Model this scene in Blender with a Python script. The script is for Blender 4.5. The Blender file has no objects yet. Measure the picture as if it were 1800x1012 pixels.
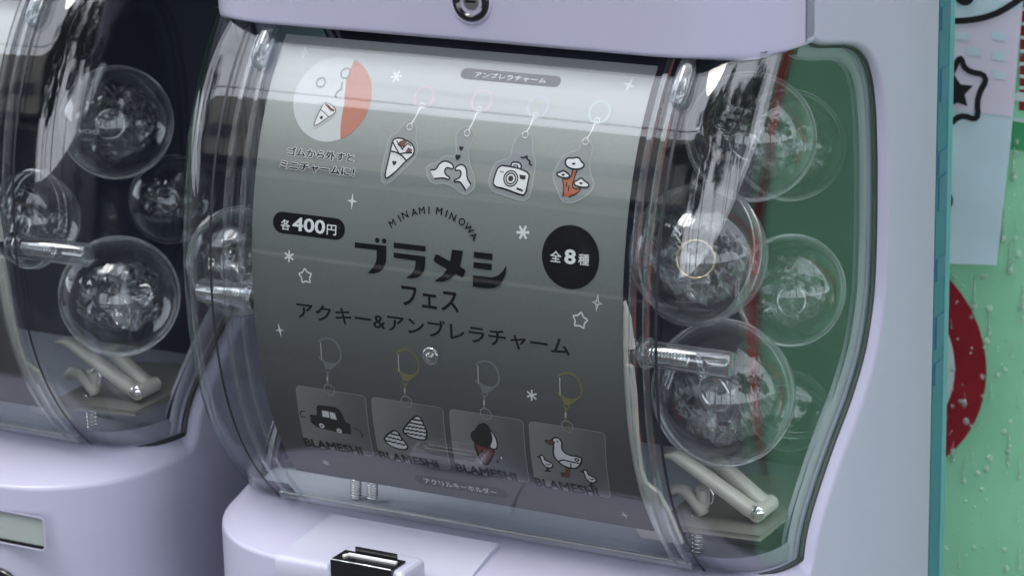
import bpy, bmesh, math, random
import numpy as np
from mathutils import Vector, Matrix
from mathutils.geometry import tessellate_polygon
random.seed(7); np.random.seed(7)
S = bpy.context.scene
COL = S.collection
R_ = math.radians

# ------------------------------------------------------------------ camera
FPX = 5000.0
v1 = np.array([-9445., -1226., FPX]); v3 = np.array([400., 0., FPX])
v3[1] = (-FPX*FPX + 9445.*400.)/(-1226.)
AX = -v1/np.linalg.norm(v1); AZ = -v3/np.linalg.norm(v3); AY = np.cross(AZ, AX)
RM = np.stack([AX, AY, AZ])                    # world = RM @ cam (x right, y down, z forward)
CPOS = -RM @ (np.array([(775-900)/FPX, (490-506)/FPX, 1.])*1.35)
cam = bpy.data.cameras.new('camera'); cam.sensor_width = 36; cam.lens = 36*FPX/1800
cam.clip_start = 0.05; cam.clip_end = 500
camo = bpy.data.objects.new('camera', cam); COL.objects.link(camo)
rot = np.stack([RM[:, 0], -RM[:, 1], -RM[:, 2]], 1)
camo.matrix_world = Matrix.Translation(Vector(CPOS)) @ Matrix(rot.tolist()).to_4x4()
cam.dof.use_dof = True; cam.dof.focus_distance = 1.36; cam.dof.aperture_fstop = 15
S.camera = camo
S.render.resolution_x = 1024; S.render.resolution_y = 575

def ray(px, py): return RM @ np.array([(px-900)/FPX, (py-506)/FPX, 1.])
def at(px, py, y):                              # the point of the plane Y = y seen at a place of the photo
    d = ray(px, py); return CPOS + d*(y-CPOS[1])/d[1]
def atX(px, py, x):
    d = ray(px, py); return CPOS + d*(x-CPOS[0])/d[0]
def atZ(px, py, z):
    d = ray(px, py); return CPOS + d*(z-CPOS[2])/d[2]

# ------------------------------------------------------------------ world and sun
SUN_EL, SUN_AZ = R_(68), R_(205)                # bright overcast: a wide soft sun high in front, to the left
W = bpy.data.worlds.new('World'); S.world = W; W.use_nodes = True
wn = W.node_tree; wn.nodes.clear()
wo = wn.nodes.new('ShaderNodeOutputWorld'); bg = wn.nodes.new('ShaderNodeBackground')
sky = wn.nodes.new('ShaderNodeTexSky'); sky.sky_type = 'NISHITA'; sky.sun_disc = False
sky.sun_elevation = SUN_EL; sky.sun_rotation = SUN_AZ; sky.air_density = 1.0; sky.dust_density = 2.5; sky.ozone_density = 1.2
tc = wn.nodes.new('ShaderNodeTexCoord'); mp = wn.nodes.new('ShaderNodeMapping'); mp.inputs['Scale'].default_value = (1, 1, 3.2)
ns = wn.nodes.new('ShaderNodeTexNoise'); ns.inputs['Scale'].default_value = 2.1; ns.inputs['Detail'].default_value = 7
rp = wn.nodes.new('ShaderNodeValToRGB'); rp.color_ramp.elements[0].position = .12; rp.color_ramp.elements[1].position = .42
mx = wn.nodes.new('ShaderNodeMix'); mx.data_type = 'RGBA'
wn.links.new(tc.outputs['Generated'], mp.inputs[0]); wn.links.new(mp.outputs[0], ns.inputs['Vector'])
wn.links.new(ns.outputs['Fac'], rp.inputs[0]); wn.links.new(rp.outputs[0], mx.inputs[0])
wn.links.new(sky.outputs[0], mx.inputs[6]); mx.inputs[7].default_value = (22.0, 23.0, 25.0, 1)
wn.links.new(mx.outputs[2], bg.inputs[0]); bg.inputs[1].default_value = 0.15
wn.links.new(bg.outputs[0], wo.inputs[0])
sl = bpy.data.lights.new('sun', 'SUN'); sl.energy = 2.1; sl.angle = R_(24); sl.color = (1, .95, .88)
so = bpy.data.objects.new('sun', sl); COL.objects.link(so)
sd = Vector((math.sin(SUN_AZ)*math.cos(SUN_EL), math.cos(SUN_AZ)*math.cos(SUN_EL), math.sin(SUN_EL)))
so.rotation_euler = sd.to_track_quat('Z', 'Y').to_euler(); so.location = sd*20
S.view_settings.view_transform = 'Standard'; S.view_settings.look = 'None'
S.view_settings.exposure = 0.12; S.view_settings.gamma = 1
cy = S.cycles
cy.use_denoising = True; cy.max_bounces = 24; cy.transparent_max_bounces = 48; cy.glossy_bounces = 8
cy.transmission_bounces = 12; cy.caustics_reflective = False; cy.caustics_refractive = False
cy.sample_clamp_indirect = 6

# ------------------------------------------------------------------ materials
def newmat(name):
    m = bpy.data.materials.new(name); m.use_nodes = True; m.node_tree.nodes.clear()
    o = m.node_tree.nodes.new('ShaderNodeOutputMaterial'); return m, m.node_tree, o
def solid(name, col, rough=.5, metal=0., spec=.5, coat=0., bump=0., bscale=200., vary=0., vscale=8., sub=0., specks=0.):
    m, t, o = newmat(name); b = t.nodes.new('ShaderNodeBsdfPrincipled')
    b.inputs['Base Color'].default_value = (*col, 1); b.inputs['Roughness'].default_value = rough
    b.inputs['Metallic'].default_value = metal; b.inputs['Specular IOR Level'].default_value = spec
    b.inputs['Coat Weight'].default_value = coat; b.inputs['Coat Roughness'].default_value = .06
    if sub: b.inputs['Subsurface Weight'].default_value = sub; b.inputs['Subsurface Radius'].default_value = (.004, .003, .002)
    tcn = t.nodes.new('ShaderNodeTexCoord')
    if bump:
        n = t.nodes.new('ShaderNodeTexNoise'); n.inputs['Scale'].default_value = bscale; n.inputs['Detail'].default_value = 4
        bp = t.nodes.new('ShaderNodeBump'); bp.inputs['Strength'].default_value = bump; bp.inputs['Distance'].default_value = .001
        t.links.new(tcn.outputs['Object'], n.inputs['Vector']); t.links.new(n.outputs['Fac'], bp.inputs['Height'])
        t.links.new(bp.outputs[0], b.inputs['Normal'])
    if vary:
        n2 = t.nodes.new('ShaderNodeTexNoise'); n2.inputs['Scale'].default_value = vscale; n2.inputs['Detail'].default_value = 6
        mr = t.nodes.new('ShaderNodeMapRange'); mr.inputs[1].default_value = .3; mr.inputs[2].default_value = .7
        mr.inputs[3].default_value = 1-vary; mr.inputs[4].default_value = 1+vary
        vm = t.nodes.new('ShaderNodeVectorMath'); vm.operation = 'SCALE'; vm.inputs[0].default_value = col
        t.links.new(tcn.outputs['Object'], n2.inputs['Vector']); t.links.new(n2.outputs['Fac'], mr.inputs[0])
        t.links.new(mr.outputs[0], vm.inputs['Scale']); t.links.new(vm.outputs[0], b.inputs['Base Color'])
        if specks:                                   # small dirt spots and faint scuffs
            n3 = t.nodes.new('ShaderNodeTexNoise'); n3.inputs['Scale'].default_value = 170; n3.inputs['Detail'].default_value = 2
            m3 = t.nodes.new('ShaderNodeMapRange'); m3.inputs[1].default_value = .77; m3.inputs[2].default_value = .81; m3.inputs[4].default_value = specks
            mc = t.nodes.new('ShaderNodeMix'); mc.data_type = 'RGBA'; mc.inputs[7].default_value = (.10, .095, .10, 1)
            n4 = t.nodes.new('ShaderNodeTexNoise'); n4.inputs['Scale'].default_value = 14; n4.inputs['Detail'].default_value = 8; n4.inputs['Roughness'].default_value = .7
            m4 = t.nodes.new('ShaderNodeMapRange'); m4.inputs[1].default_value = .35; m4.inputs[2].default_value = .7; m4.inputs[3].default_value = rough*.92; m4.inputs[4].default_value = rough*1.12
            t.links.new(tcn.outputs['Object'], n3.inputs['Vector']); t.links.new(n3.outputs['Fac'], m3.inputs[0]); t.links.new(m3.outputs[0], mc.inputs[0])
            t.links.new(vm.outputs[0], mc.inputs[6]); t.links.new(mc.outputs[2], b.inputs['Base Color'])
            t.links.new(tcn.outputs['Object'], n4.inputs['Vector']); t.links.new(n4.outputs['Fac'], m4.inputs[0]); t.links.new(m4.outputs[0], b.inputs['Roughness'])
    t.links.new(b.outputs[0], o.inputs[0]); return m
def clear(name, f0=.05, tint=(1, 1, 1), rough=.0, haze=0., hcol=(.8, .82, .85), hedge=0., bump=0., bscale=60., power=5., smudge=0., hpow=3.):
    """thin clear plastic: a transparent film with a mirror reflection that grows towards grazing view, and a little haze"""
    m, t, o = newmat(name); N = t.nodes; L = t.links
    lw = N.new('ShaderNodeLayerWeight'); lw.inputs[0].default_value = .5
    pw = N.new('ShaderNodeMath'); pw.operation = 'POWER'; pw.inputs[1].default_value = power
    mr = N.new('ShaderNodeMapRange'); mr.inputs[3].default_value = f0; mr.inputs[4].default_value = 1
    tr = N.new('ShaderNodeBsdfTransparent'); tr.inputs[0].default_value = (*tint, 1)
    gl = N.new('ShaderNodeBsdfGlossy'); gl.inputs['Roughness'].default_value = rough
    df = N.new('ShaderNodeBsdfDiffuse'); df.inputs[0].default_value = (*hcol, 1)
    L.new(lw.outputs['Facing'], pw.inputs[0]); L.new(pw.outputs[0], mr.inputs[0])
    m1 = N.new('ShaderNodeMixShader'); m2 = N.new('ShaderNodeMixShader')
    L.new(tr.outputs[0], m1.inputs[1]); L.new(df.outputs[0], m1.inputs[2])
    if haze or hedge:
        p2 = N.new('ShaderNodeMath'); p2.operation = 'POWER'; p2.inputs[1].default_value = 3
        ma = N.new('ShaderNodeMath'); ma.operation = 'MULTIPLY_ADD'; ma.inputs[1].default_value = hedge; ma.inputs[2].default_value = haze
        p2.inputs[1].default_value = hpow; L.new(lw.outputs['Facing'], p2.inputs[0]); L.new(p2.outputs[0], ma.inputs[0]); L.new(ma.outputs[0], m1.inputs[0])
    else: m1.inputs[0].default_value = 0
    if smudge:                                  # dust and dried water on the plastic
        tq = N.new('ShaderNodeTexCoord'); n1 = N.new('ShaderNodeTexNoise'); n1.inputs['Scale'].default_value = 34; n1.inputs['Detail'].default_value = 9; n1.inputs['Roughness'].default_value = .72
        r1 = N.new('ShaderNodeMapRange'); r1.inputs[1].default_value = .56; r1.inputs[2].default_value = .85; r1.inputs[4].default_value = smudge
        n2 = N.new('ShaderNodeTexNoise'); n2.inputs['Scale'].default_value = 420; n2.inputs['Detail'].default_value = 1
        r2 = N.new('ShaderNodeMapRange'); r2.inputs[1].default_value = .74; r2.inputs[2].default_value = .80; r2.inputs[4].default_value = smudge*4
        a1 = N.new('ShaderNodeMath'); a2 = N.new('ShaderNodeMath'); a2.inputs[1].default_value = 0
        L.new(tq.outputs['Object'], n1.inputs['Vector']); L.new(tq.outputs['Object'], n2.inputs['Vector']); L.new(n1.outputs['Fac'], r1.inputs[0]); L.new(n2.outputs['Fac'], r2.inputs[0])
        L.new(r1.outputs[0], a1.inputs[0]); L.new(r2.outputs[0], a1.inputs[1]); L.new(a1.outputs[0], a2.inputs[0])
        if m1.inputs[0].links: L.new(ma.outputs[0], a2.inputs[1])
        L.new(a2.outputs[0], m1.inputs[0])
    L.new(m1.outputs[0], m2.inputs[1]); L.new(gl.outputs[0], m2.inputs[2]); L.new(mr.outputs[0], m2.inputs[0])
    if bump:
        tcn = N.new('ShaderNodeTexCoord'); n = N.new('ShaderNodeTexNoise'); n.inputs['Scale'].default_value = bscale; n.inputs['Detail'].default_value = 3
        bp = N.new('ShaderNodeBump'); bp.inputs['Strength'].default_value = bump; bp.inputs['Distance'].default_value = .001
        L.new(tcn.outputs['Object'], n.inputs['Vector']); L.new(n.outputs['Fac'], bp.inputs['Height']); L.new(bp.outputs[0], gl.inputs['Normal'])
    L.new(m2.outputs[0], o.inputs[0]); return m

M = {}
M['lilac'] = solid('lilac_plastic', (.385, .38, .495), .30, spec=.5, bump=.05, bscale=900, vary=.035, vscale=9, specks=.25)
M['flange'] = solid('flange_plastic', (.25, .25, .30), .4)
M['panel'] = solid('pale_lilac_plastic', (.39, .40, .49), .13, bump=.04, bscale=900, vary=.03, vscale=30, specks=.2)
M['inside'] = solid('dark_navy_lining', (.010, .015, .038), .6)
M['tray'] = solid('blue_grey_tray', (.46, .50, .58), .45)  # the ledge's bluish reflection low in the hood put into the floor colour
M['cream'] = solid('cream_plastic', (.44, .43, .385), .40, sub=.15)
M['plate'] = solid('grey_cream_plate', (.17, .172, .148), .45)
M['black'] = solid('gloss_black_plastic', (.008, .008, .010), .12, coat=.3)
M['rubber'] = solid('black_gasket', (.015, .016, .022), .45)
M['chrome'] = solid('chrome', (.75, .75, .74), .12, metal=1)
M['steel'] = solid('brushed_steel', (.5, .5, .5), .3, metal=1)
M['brass'] = solid('gilt_metal', (.75, .60, .35), .18, metal=1)
M['hood'] = clear('clear_hood_plastic', .052, (.96, .97, .975), 0, haze=.0008, bump=.03, bscale=22, smudge=.008, power=5.6)
M['rib'] = clear('clear_rib_plastic', .085, (.86, .89, .91), .02, haze=.03, hedge=.05, power=3)
M['lip'] = clear('clear_lip_plastic', .12, (.80, .86, .88), .04, haze=.10, hedge=.15, power=3)
M['rod'] = clear('clear_rod_plastic', .16, (.85, .88, .9), .03, haze=.03, hedge=.25, power=2.5)
M['capsule'] = clear('clear_capsule_plastic', .075, (.94, .95, .955), .012, haze=.003, hedge=.75, power=4.2, hpow=5.5)
M['capsule_rim'] = clear('capsule_rim_plastic', .09, (.88, .9, .91), .05, haze=.03, hedge=.35, power=3)
M['rim_line'] = clear('capsule_rim_edge', .15, (.8, .82, .83), .05, haze=.06, hedge=.35, power=2)
M['film'] = clear('crumpled_film', .06, (.96, .96, .96), .04, haze=.008, bump=.5, bscale=140, power=3)
M['acrylic'] = clear('acrylic_charm', .06, (.9, .92, .93), .02, haze=.04, hedge=.2)
M['red_print'] = solid('red_print', (.55, .07, .04), .5)
M['orange_print'] = solid('orange_print', (.62, .13, .05), .5)
M['white_slot_glint'] = solid('white_slot_glint', (.7, .7, .7), .5)
M['display'] = solid('grey_green_display', (.30, .34, .33), .3)
M['teal'] = solid('teal_panel', (.03, .14, .19), .3, vary=.12, vscale=18)
M['teal_light'] = solid('teal_panel_edge', (.10, .30, .33), .3)
M['board'] = solid('green_board', (.29, .66, .41), .3, bump=.1, bscale=30, vary=.10, vscale=14)
M['board_dark'] = solid('deep_green_print', (.05, .30, .12), .4)
M['board_red'] = solid('dark_red_print', (.24, .012, .022), .35, vary=.15, vscale=40)
M['board_white'] = solid('board_white_print', (.5, .6, .58), .35)
M['sheet_blue'] = solid('pale_blue_paper', (.52, .68, .74), .5, bump=.1, bscale=25, vary=.08, vscale=20)
M['sheet_lilac'] = solid('pale_lilac_paper', (.64, .60, .71), .5, bump=.1, bscale=25)
M['ink'] = solid('black_ink', (.006, .006, .009), .55)
M['drop'] = clear('water_drop', .05, (.9, .97, .92), .08, haze=.22, hcol=(.8, .9, .85), power=2)

# ------------------------------------------------------------------ object helpers
def tag(o, label=None, cat=None, group=None, kind=None):
    if label: o['label'] = label
    if cat: o['category'] = cat
    if group: o['group'] = group
    if kind: o['kind'] = kind
    return o
def empty(name, loc, label, cat, group=None):
    o = bpy.data.objects.new(name, None); COL.objects.link(o); o.location = loc; o.empty_display_size = .02
    return tag(o, label, cat, group)
def mesh(name, verts, faces, mats, parent=None, smooth=True, fm=None):
    """verts in world coordinates; parented meshes keep their place"""
    me = bpy.data.meshes.new(name); v = np.asarray(verts, float)
    off = np.array(parent_world(parent)) if parent else np.zeros(3)
    me.from_pydata([tuple(p) for p in (v-off)], [], [tuple(f) for f in faces]); 
    mats = mats if isinstance(mats, (list, tuple)) else [mats]
    for m in mats: me.materials.append(m)
    if fm: me.polygons.foreach_set('material_index', fm)
    me.polygons.foreach_set('use_smooth', [smooth]*len(me.polygons)); me.update()
    o = bpy.data.objects.new(name, me); COL.objects.link(o)
    if parent: o.parent = parent
    return o
def parent_world(p):
    v = Vector((0, 0, 0))
    while p: v = v + p.location; p = p.parent
    return v
class MB:
    def __init__(s): s.v = []; s.f = []; s.m = []
    def add(s, v, f, mi=0):
        n = len(s.v); s.v += [tuple(p) for p in v]; s.f += [tuple(i+n for i in q) for q in f]; s.m += [mi]*len(f); return s
    def grid(s, rows, close=False, mi=0):
        n = len(rows[0]); v = [p for r in rows for p in r]; f = []
        for i in range(len(rows)-1):
            for j in range(n if close else n-1):
                k = (j+1) % n; f.append((i*n+j, i*n+k, (i+1)*n+k, (i+1)*n+j))
        return s.add(v, f, mi)
    def box(s, a, b, mi=0):
        x0, y0, z0 = a; x1, y1, z1 = b
        v = [(x0, y0, z0), (x1, y0, z0), (x1, y1, z0), (x0, y1, z0), (x0, y0, z1), (x1, y0, z1), (x1, y1, z1), (x0, y1, z1)]
        return s.add(v, [(0, 3, 2, 1), (4, 5, 6, 7), (0, 1, 5, 4), (1, 2, 6, 5), (2, 3, 7, 6), (3, 0, 4, 7)], mi)
    def tube(s, pts, r, n=8, close=False, cap=True, mi=0):
        P = [Vector(p) for p in pts]; rows = []; m = len(P)
        rr = r if isinstance(r, (list, tuple)) else [r]*m
        up = None
        for i, p in enumerate(P):
            a = P[(i-1) % m] if (close or i > 0) else p; b = P[(i+1) % m] if (close or i < m-1) else p
            t = (b-a).normalized()
            if up is None: up = t.orthogonal().normalized()
            else: up = (up - t*up.dot(t)).normalized()
            w = t.cross(up)
            rows.append([tuple(p + (up*math.cos(2*math.pi*k/n) + w*math.sin(2*math.pi*k/n))*rr[i]) for k in range(n)])
        if close: rows.append(rows[0])
        n0 = len(s.v); s.grid(rows, True, mi)
        if cap and not close:
            s.f.append(tuple(n0+k for k in range(n))[::-1]); s.m.append(mi)
            q = n0+(len(rows)-1)*n; s.f.append(tuple(q+k for k in range(n))); s.m.append(mi)
        return s
    def lathe(s, prof, o, axis, n=32, mi=0, twist=None):
        """prof: (distance along axis, radius)"""
        ax = Vector(axis).normalized(); u = ax.orthogonal().normalized(); w = ax.cross(u); o = Vector(o); rows = []
        for d, r in prof:
            rows.append([tuple(o + ax*d + (u*math.cos(2*math.pi*k/n)+w*math.sin(2*math.pi*k/n))*max(r, 1e-6)) for k in range(n)])
        return s.grid(rows, True, mi)
    def build(s, name, mats, parent=None, smooth=True): return mesh(name, s.v, s.f, mats, parent, smooth, s.m)
def bevel(o, w, seg=2, ang=40):
    b = o.modifiers.new('bevel', 'BEVEL'); b.width = w; b.segments = seg; b.limit_method = 'ANGLE'; b.angle_limit = R_(ang); b.harden_normals = False
    return o
def autosmooth(o, ang=35):
    me = o.data; bm = bmesh.new(); bm.from_mesh(me)
    bmesh.ops.remove_doubles(bm, verts=bm.verts, dist=1e-6)
    bmesh.ops.recalc_face_normals(bm, faces=bm.faces)
    for e in bm.edges:
        e.smooth = not (len(e.link_faces) == 2 and e.calc_face_angle(0) > R_(ang))
    bm.to_mesh(me); bm.free(); return o
def pchip(xs, ys):
    xs = np.array(xs, float); ys = np.array(ys, float); h = np.diff(xs); d = np.diff(ys)/h; m = np.zeros(len(xs))
    m[0], m[-1] = d[0], d[-1]
    for i in range(1, len(xs)-1):
        if d[i-1]*d[i] > 0:
            w1, w2 = 2*h[i]+h[i-1], h[i]+2*h[i-1]; m[i] = (w1+w2)/(w1/d[i-1]+w2/d[i])
    def f(x):
        x = min(max(x, xs[0]), xs[-1]); i = int(min(np.searchsorted(xs, x, side='right')-1, len(xs)-2)); t = (x-xs[i])/h[i]
        return float((1+2*t)*(1-t)**2*ys[i] + t*(1-t)**2*h[i]*m[i] + t*t*(3-2*t)*ys[i+1] + t*t*(t-1)*h[i]*m[i+1])
    return f

# ------------------------------------------------------------------ machine profile (metres, machine front faces -Y)
PC = [62.9089, 2.8441, 2.0452, .0735, -.0001]
def pz(z): return (((PC[0]*z+PC[1])*z+PC[2])*z+PC[3])*z+PC[4]     # the curved poster
def H(z): return pz(z) - .006 - .0*z                              # outside of the clear hood
XC, HW = -.005, .157                                              # middle and half width of the hood
RA = .028                                                         # corner of the hood: RA across, RB(z) deep
def RB(z): return .036 + .010*max(0., 1-((z+.02)/.13)**2)
ZB, ZT = -.1455, .109
Dback = pchip([-.1455, -.1400, -.1289, -.1186, -.0976, -.0786, -.0568, -.0292, 0., .0283, .0522, .0704, .0833, .0921, .0979, .1017, .1046, .1068, .109],
              [.0800, .0815, .0870, .0960, .1190, .1430, .1610, .1700, .1717, .1712, .1690, .1650, .1580, .1470, .1325, .1130, .0970, .0890, .0840])
zrows = list(ZB + (ZT-ZB)*(.5-.5*np.cos(np.pi*np.linspace(0, 1, 72))))

def hood_section(z, inset=0.):
    """half section from the middle of the front to the back of the side window"""
    y0 = H(z)+inset; a_, b_ = RA-inset, RB(z)-inset; xs = HW-inset; out = []
    for t in np.linspace(0, 1, 9): out.append((t*(xs-a_), y0))
    for a in np.linspace(0, math.pi/2, 23)[1:]: out.append((xs-a_+a_*math.sin(a), y0+b_-b_*math.cos(a)))
    yb = max(Dback(z), y0+b_+.0005)
    for t in np.linspace(0, 1, 9)[1:]: out.append((xs, y0+b_+(yb-y0-b_)*t))
    return out
def hood_mesh():
    mb = MB()
    for inset in (0., .0024):
        rows = []
        for z in zrows:
            h = hood_section(z, inset)
            rows.append([(XC-x, y, z) for x, y in h[::-1]] + [(XC+x, y, z) for x, y in h[1:]])
        if inset: rows = rows[::-1]
        mb.grid(rows)
    return mb

# ------------------------------------------------------------------ body outline loops
XO, BW = .0032, .0105
def half_loops():
    """inner loop (edge of the clear hood), outer loop (edge of the lilac housing), wall direction"""
    I, O, Wd = [], [], []
    Xo, Yl, ro = HW+XO, -.005, .072
    yb = H(ZB); xin = HW-RA; RC = RB(ZB)
    for t in np.linspace(0, 1, 8):
        I.append((t*xin, yb-.0005, ZB+.001)); O.append((t*(Xo-ro), Yl, -.1560)); Wd.append((0, 0, -1))
    angs = np.linspace(0, math.pi/2, 17)[1:]
    for k, a in enumerate(angs):
        I.append((xin+RA*math.sin(a)-.004*math.sin(a)**4, yb+RC-RC*math.cos(a)-.0005, ZB+.001))
        if k < 15:
            b = (k+1)/15*math.pi/2; O.append((Xo-ro+ro*math.sin(b), Yl+ro-ro*math.cos(b), -.1560))
        else:
            q = (k-14); O.append((Xo, Yl+ro+(yb+RC-.005-Yl-ro)*q, -.1560))
        Wd.append((0, 0, -1))
    side = []
    for z in zrows[1:-1]: side.append((Dback(z), z))
    side = [(H(ZB)+RC, ZB)] + side + [(H(ZT)+RB(ZT), ZT)]
    n = len(side)
    for i in range(1, n-1):
        (ya, za), (yc, zc) = side[i-1], side[i+1]; ty, tz = yc-ya, zc-za; l = math.hypot(ty, tz); ny, nz = tz/l, -ty/l
        if i < 8: q = i/8; ny, nz = ny*q, nz*q-(1-q); l = math.hypot(ny, nz); ny /= l; nz /= l
        if i > n-9: q = (n-1-i)/8; ny, nz = ny*q, nz*q+(1-q); l = math.hypot(ny, nz); ny /= l; nz /= l
        y, z = side[i]
        I.append((HW-.0045, y, z)); bw = BW*min(1, .22+.78*max(0, (.098-z)/.05)); O.append((Xo, y+ny*bw, z+nz*bw)); Wd.append((0, ny, nz))
    yt = H(ZT); Yc = yt-.013; rc2 = .058; RC = RB(ZT)
    for k, a in enumerate(angs):
        b = math.pi/2*(1-k/16.)
        I.append((xin+RA*math.sin(b)-.004*math.sin(b)**4, yt+RC-RC*math.cos(b)-.0005, ZT-.001))
        zz = ZT+.0022 - .0012*min(1, k/9)
        if k < 5:
            q = k/5; O.append((Xo, (yt+RC)*(1-q)+(Yc+rc2)*q, zz))
        else:
            c = math.pi/2*(1-(k-5)/11.); O.append((Xo-rc2+rc2*math.sin(c), Yc+rc2-rc2*math.cos(c), zz))
        Wd.append((0, 0, 1))
    for t in np.linspace(1, 0, 8):
        I.append((t*xin, yt-.0005, ZT-.001)); O.append((t*(Xo-rc2), Yc, ZT+.001)); Wd.append((0, 0, 1))
    return I, O, Wd
YBACK, ZLOW, ZHIGH = float(atX(1641, 500, XC+HW+XO)[1]), -.36, .62  # unseen height added to the housing to darken the gap between machines
def housing_mesh():
    I, O, Wd = half_loops(); mb = MB(); Rf = .0022
    Iv = [Vector(p) for p in I]; Ov = [Vector(p) for p in O]; Wv = [Vector(p) for p in Wd]
    rows = []
    for i in range(len(I)):
        d = (Iv[i]-Ov[i]).normalized(); r = []
        for k in range(6):
            th = k/5*math.pi/2
            r.append(Ov[i]+Wv[i]*Rf*(1-math.sin(th))+d*Rf*(1-math.cos(th)))
        L = (Iv[i]-r[-1]).length
        if L > .02:
            for q in (.33, .66): r.append(r[-1].lerp(Iv[i], q) if q == .33 else r[5].lerp(Iv[i], q))
        else:
            r.append(r[5].lerp(Iv[i], .33)); r.append(r[5].lerp(Iv[i], .66))
        r.append(Iv[i]); 
        inward = Vector((-.004, 0, 0)) if abs(Wd[i][1]) > .01 else Vector((0, .004, 0))
        r.append(Iv[i]+inward)
        rows.append(r)
    wall = [r[0] for r in rows]
    imax = max(range(len(wall)), key=lambda i: wall[i].y if abs(wall[i].x-(HW+XO)) < 1e-3 else -9)
    for sgn in (1, -1):
        T = lambda p: (XC+sgn*p[0], p[1], p[2])
        g = [[T(p) for p in r] for r in rows]
        if sgn < 0: g = [r[::-1] for r in g]
        mb.grid(g)
        low = [T(p) for p in wall[:imax+1]]; lowd = [(p[0], p[1], ZLOW) for p in low]
        mb.grid([low, lowd] if sgn > 0 else [lowd, low])
        up = [T(p) for p in wall[imax:]]; upd = [(p[0], p[1], ZHIGH) for p in up]
        mb.grid([up, upd] if sgn > 0 else [upd, up])
        ym = wall[imax].y; X = XC+sgn*(HW+XO); yb = YBACK
        mb.add([(X, ym, ZLOW), (X, yb, ZLOW), (X, yb, ZHIGH), (X, ym, ZHIGH), (X, ym, wall[imax].z)], [(0, 1, 2, 3, 4)])
    X0, X1 = XC-HW-.0045, XC+HW+XO
    mb.add([(X0, YBACK, ZLOW), (X1, YBACK, ZLOW), (X1, YBACK, ZHIGH), (X0, YBACK, ZHIGH)], [(0, 1, 2, 3)])
    top = [(XC+p.x, p.y, ZHIGH) for p in wall[imax:]]; topl = [(XC-p.x, p.y, ZHIGH) for p in wall[imax:]][::-1]
    mb.add([(X1, YBACK, ZHIGH)]+top+topl+[(X0, YBACK, ZHIGH)], [tuple(range(2+len(top)*2))])
    return mb

def outline3(inset_x, off, front=True):
    """points along the edge of the side window on the right half"""
    out = []
    for i in range(1, len(zrows)-1):
        z = zrows[i]; e = 1e-3
        ty = Dback(z+e)-Dback(z-e); tz = 2*e; l = math.hypot(ty, tz)
        out.append((HW-inset_x, Dback(z)-tz/l*off, z+ty/l*off))
    return out

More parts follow.
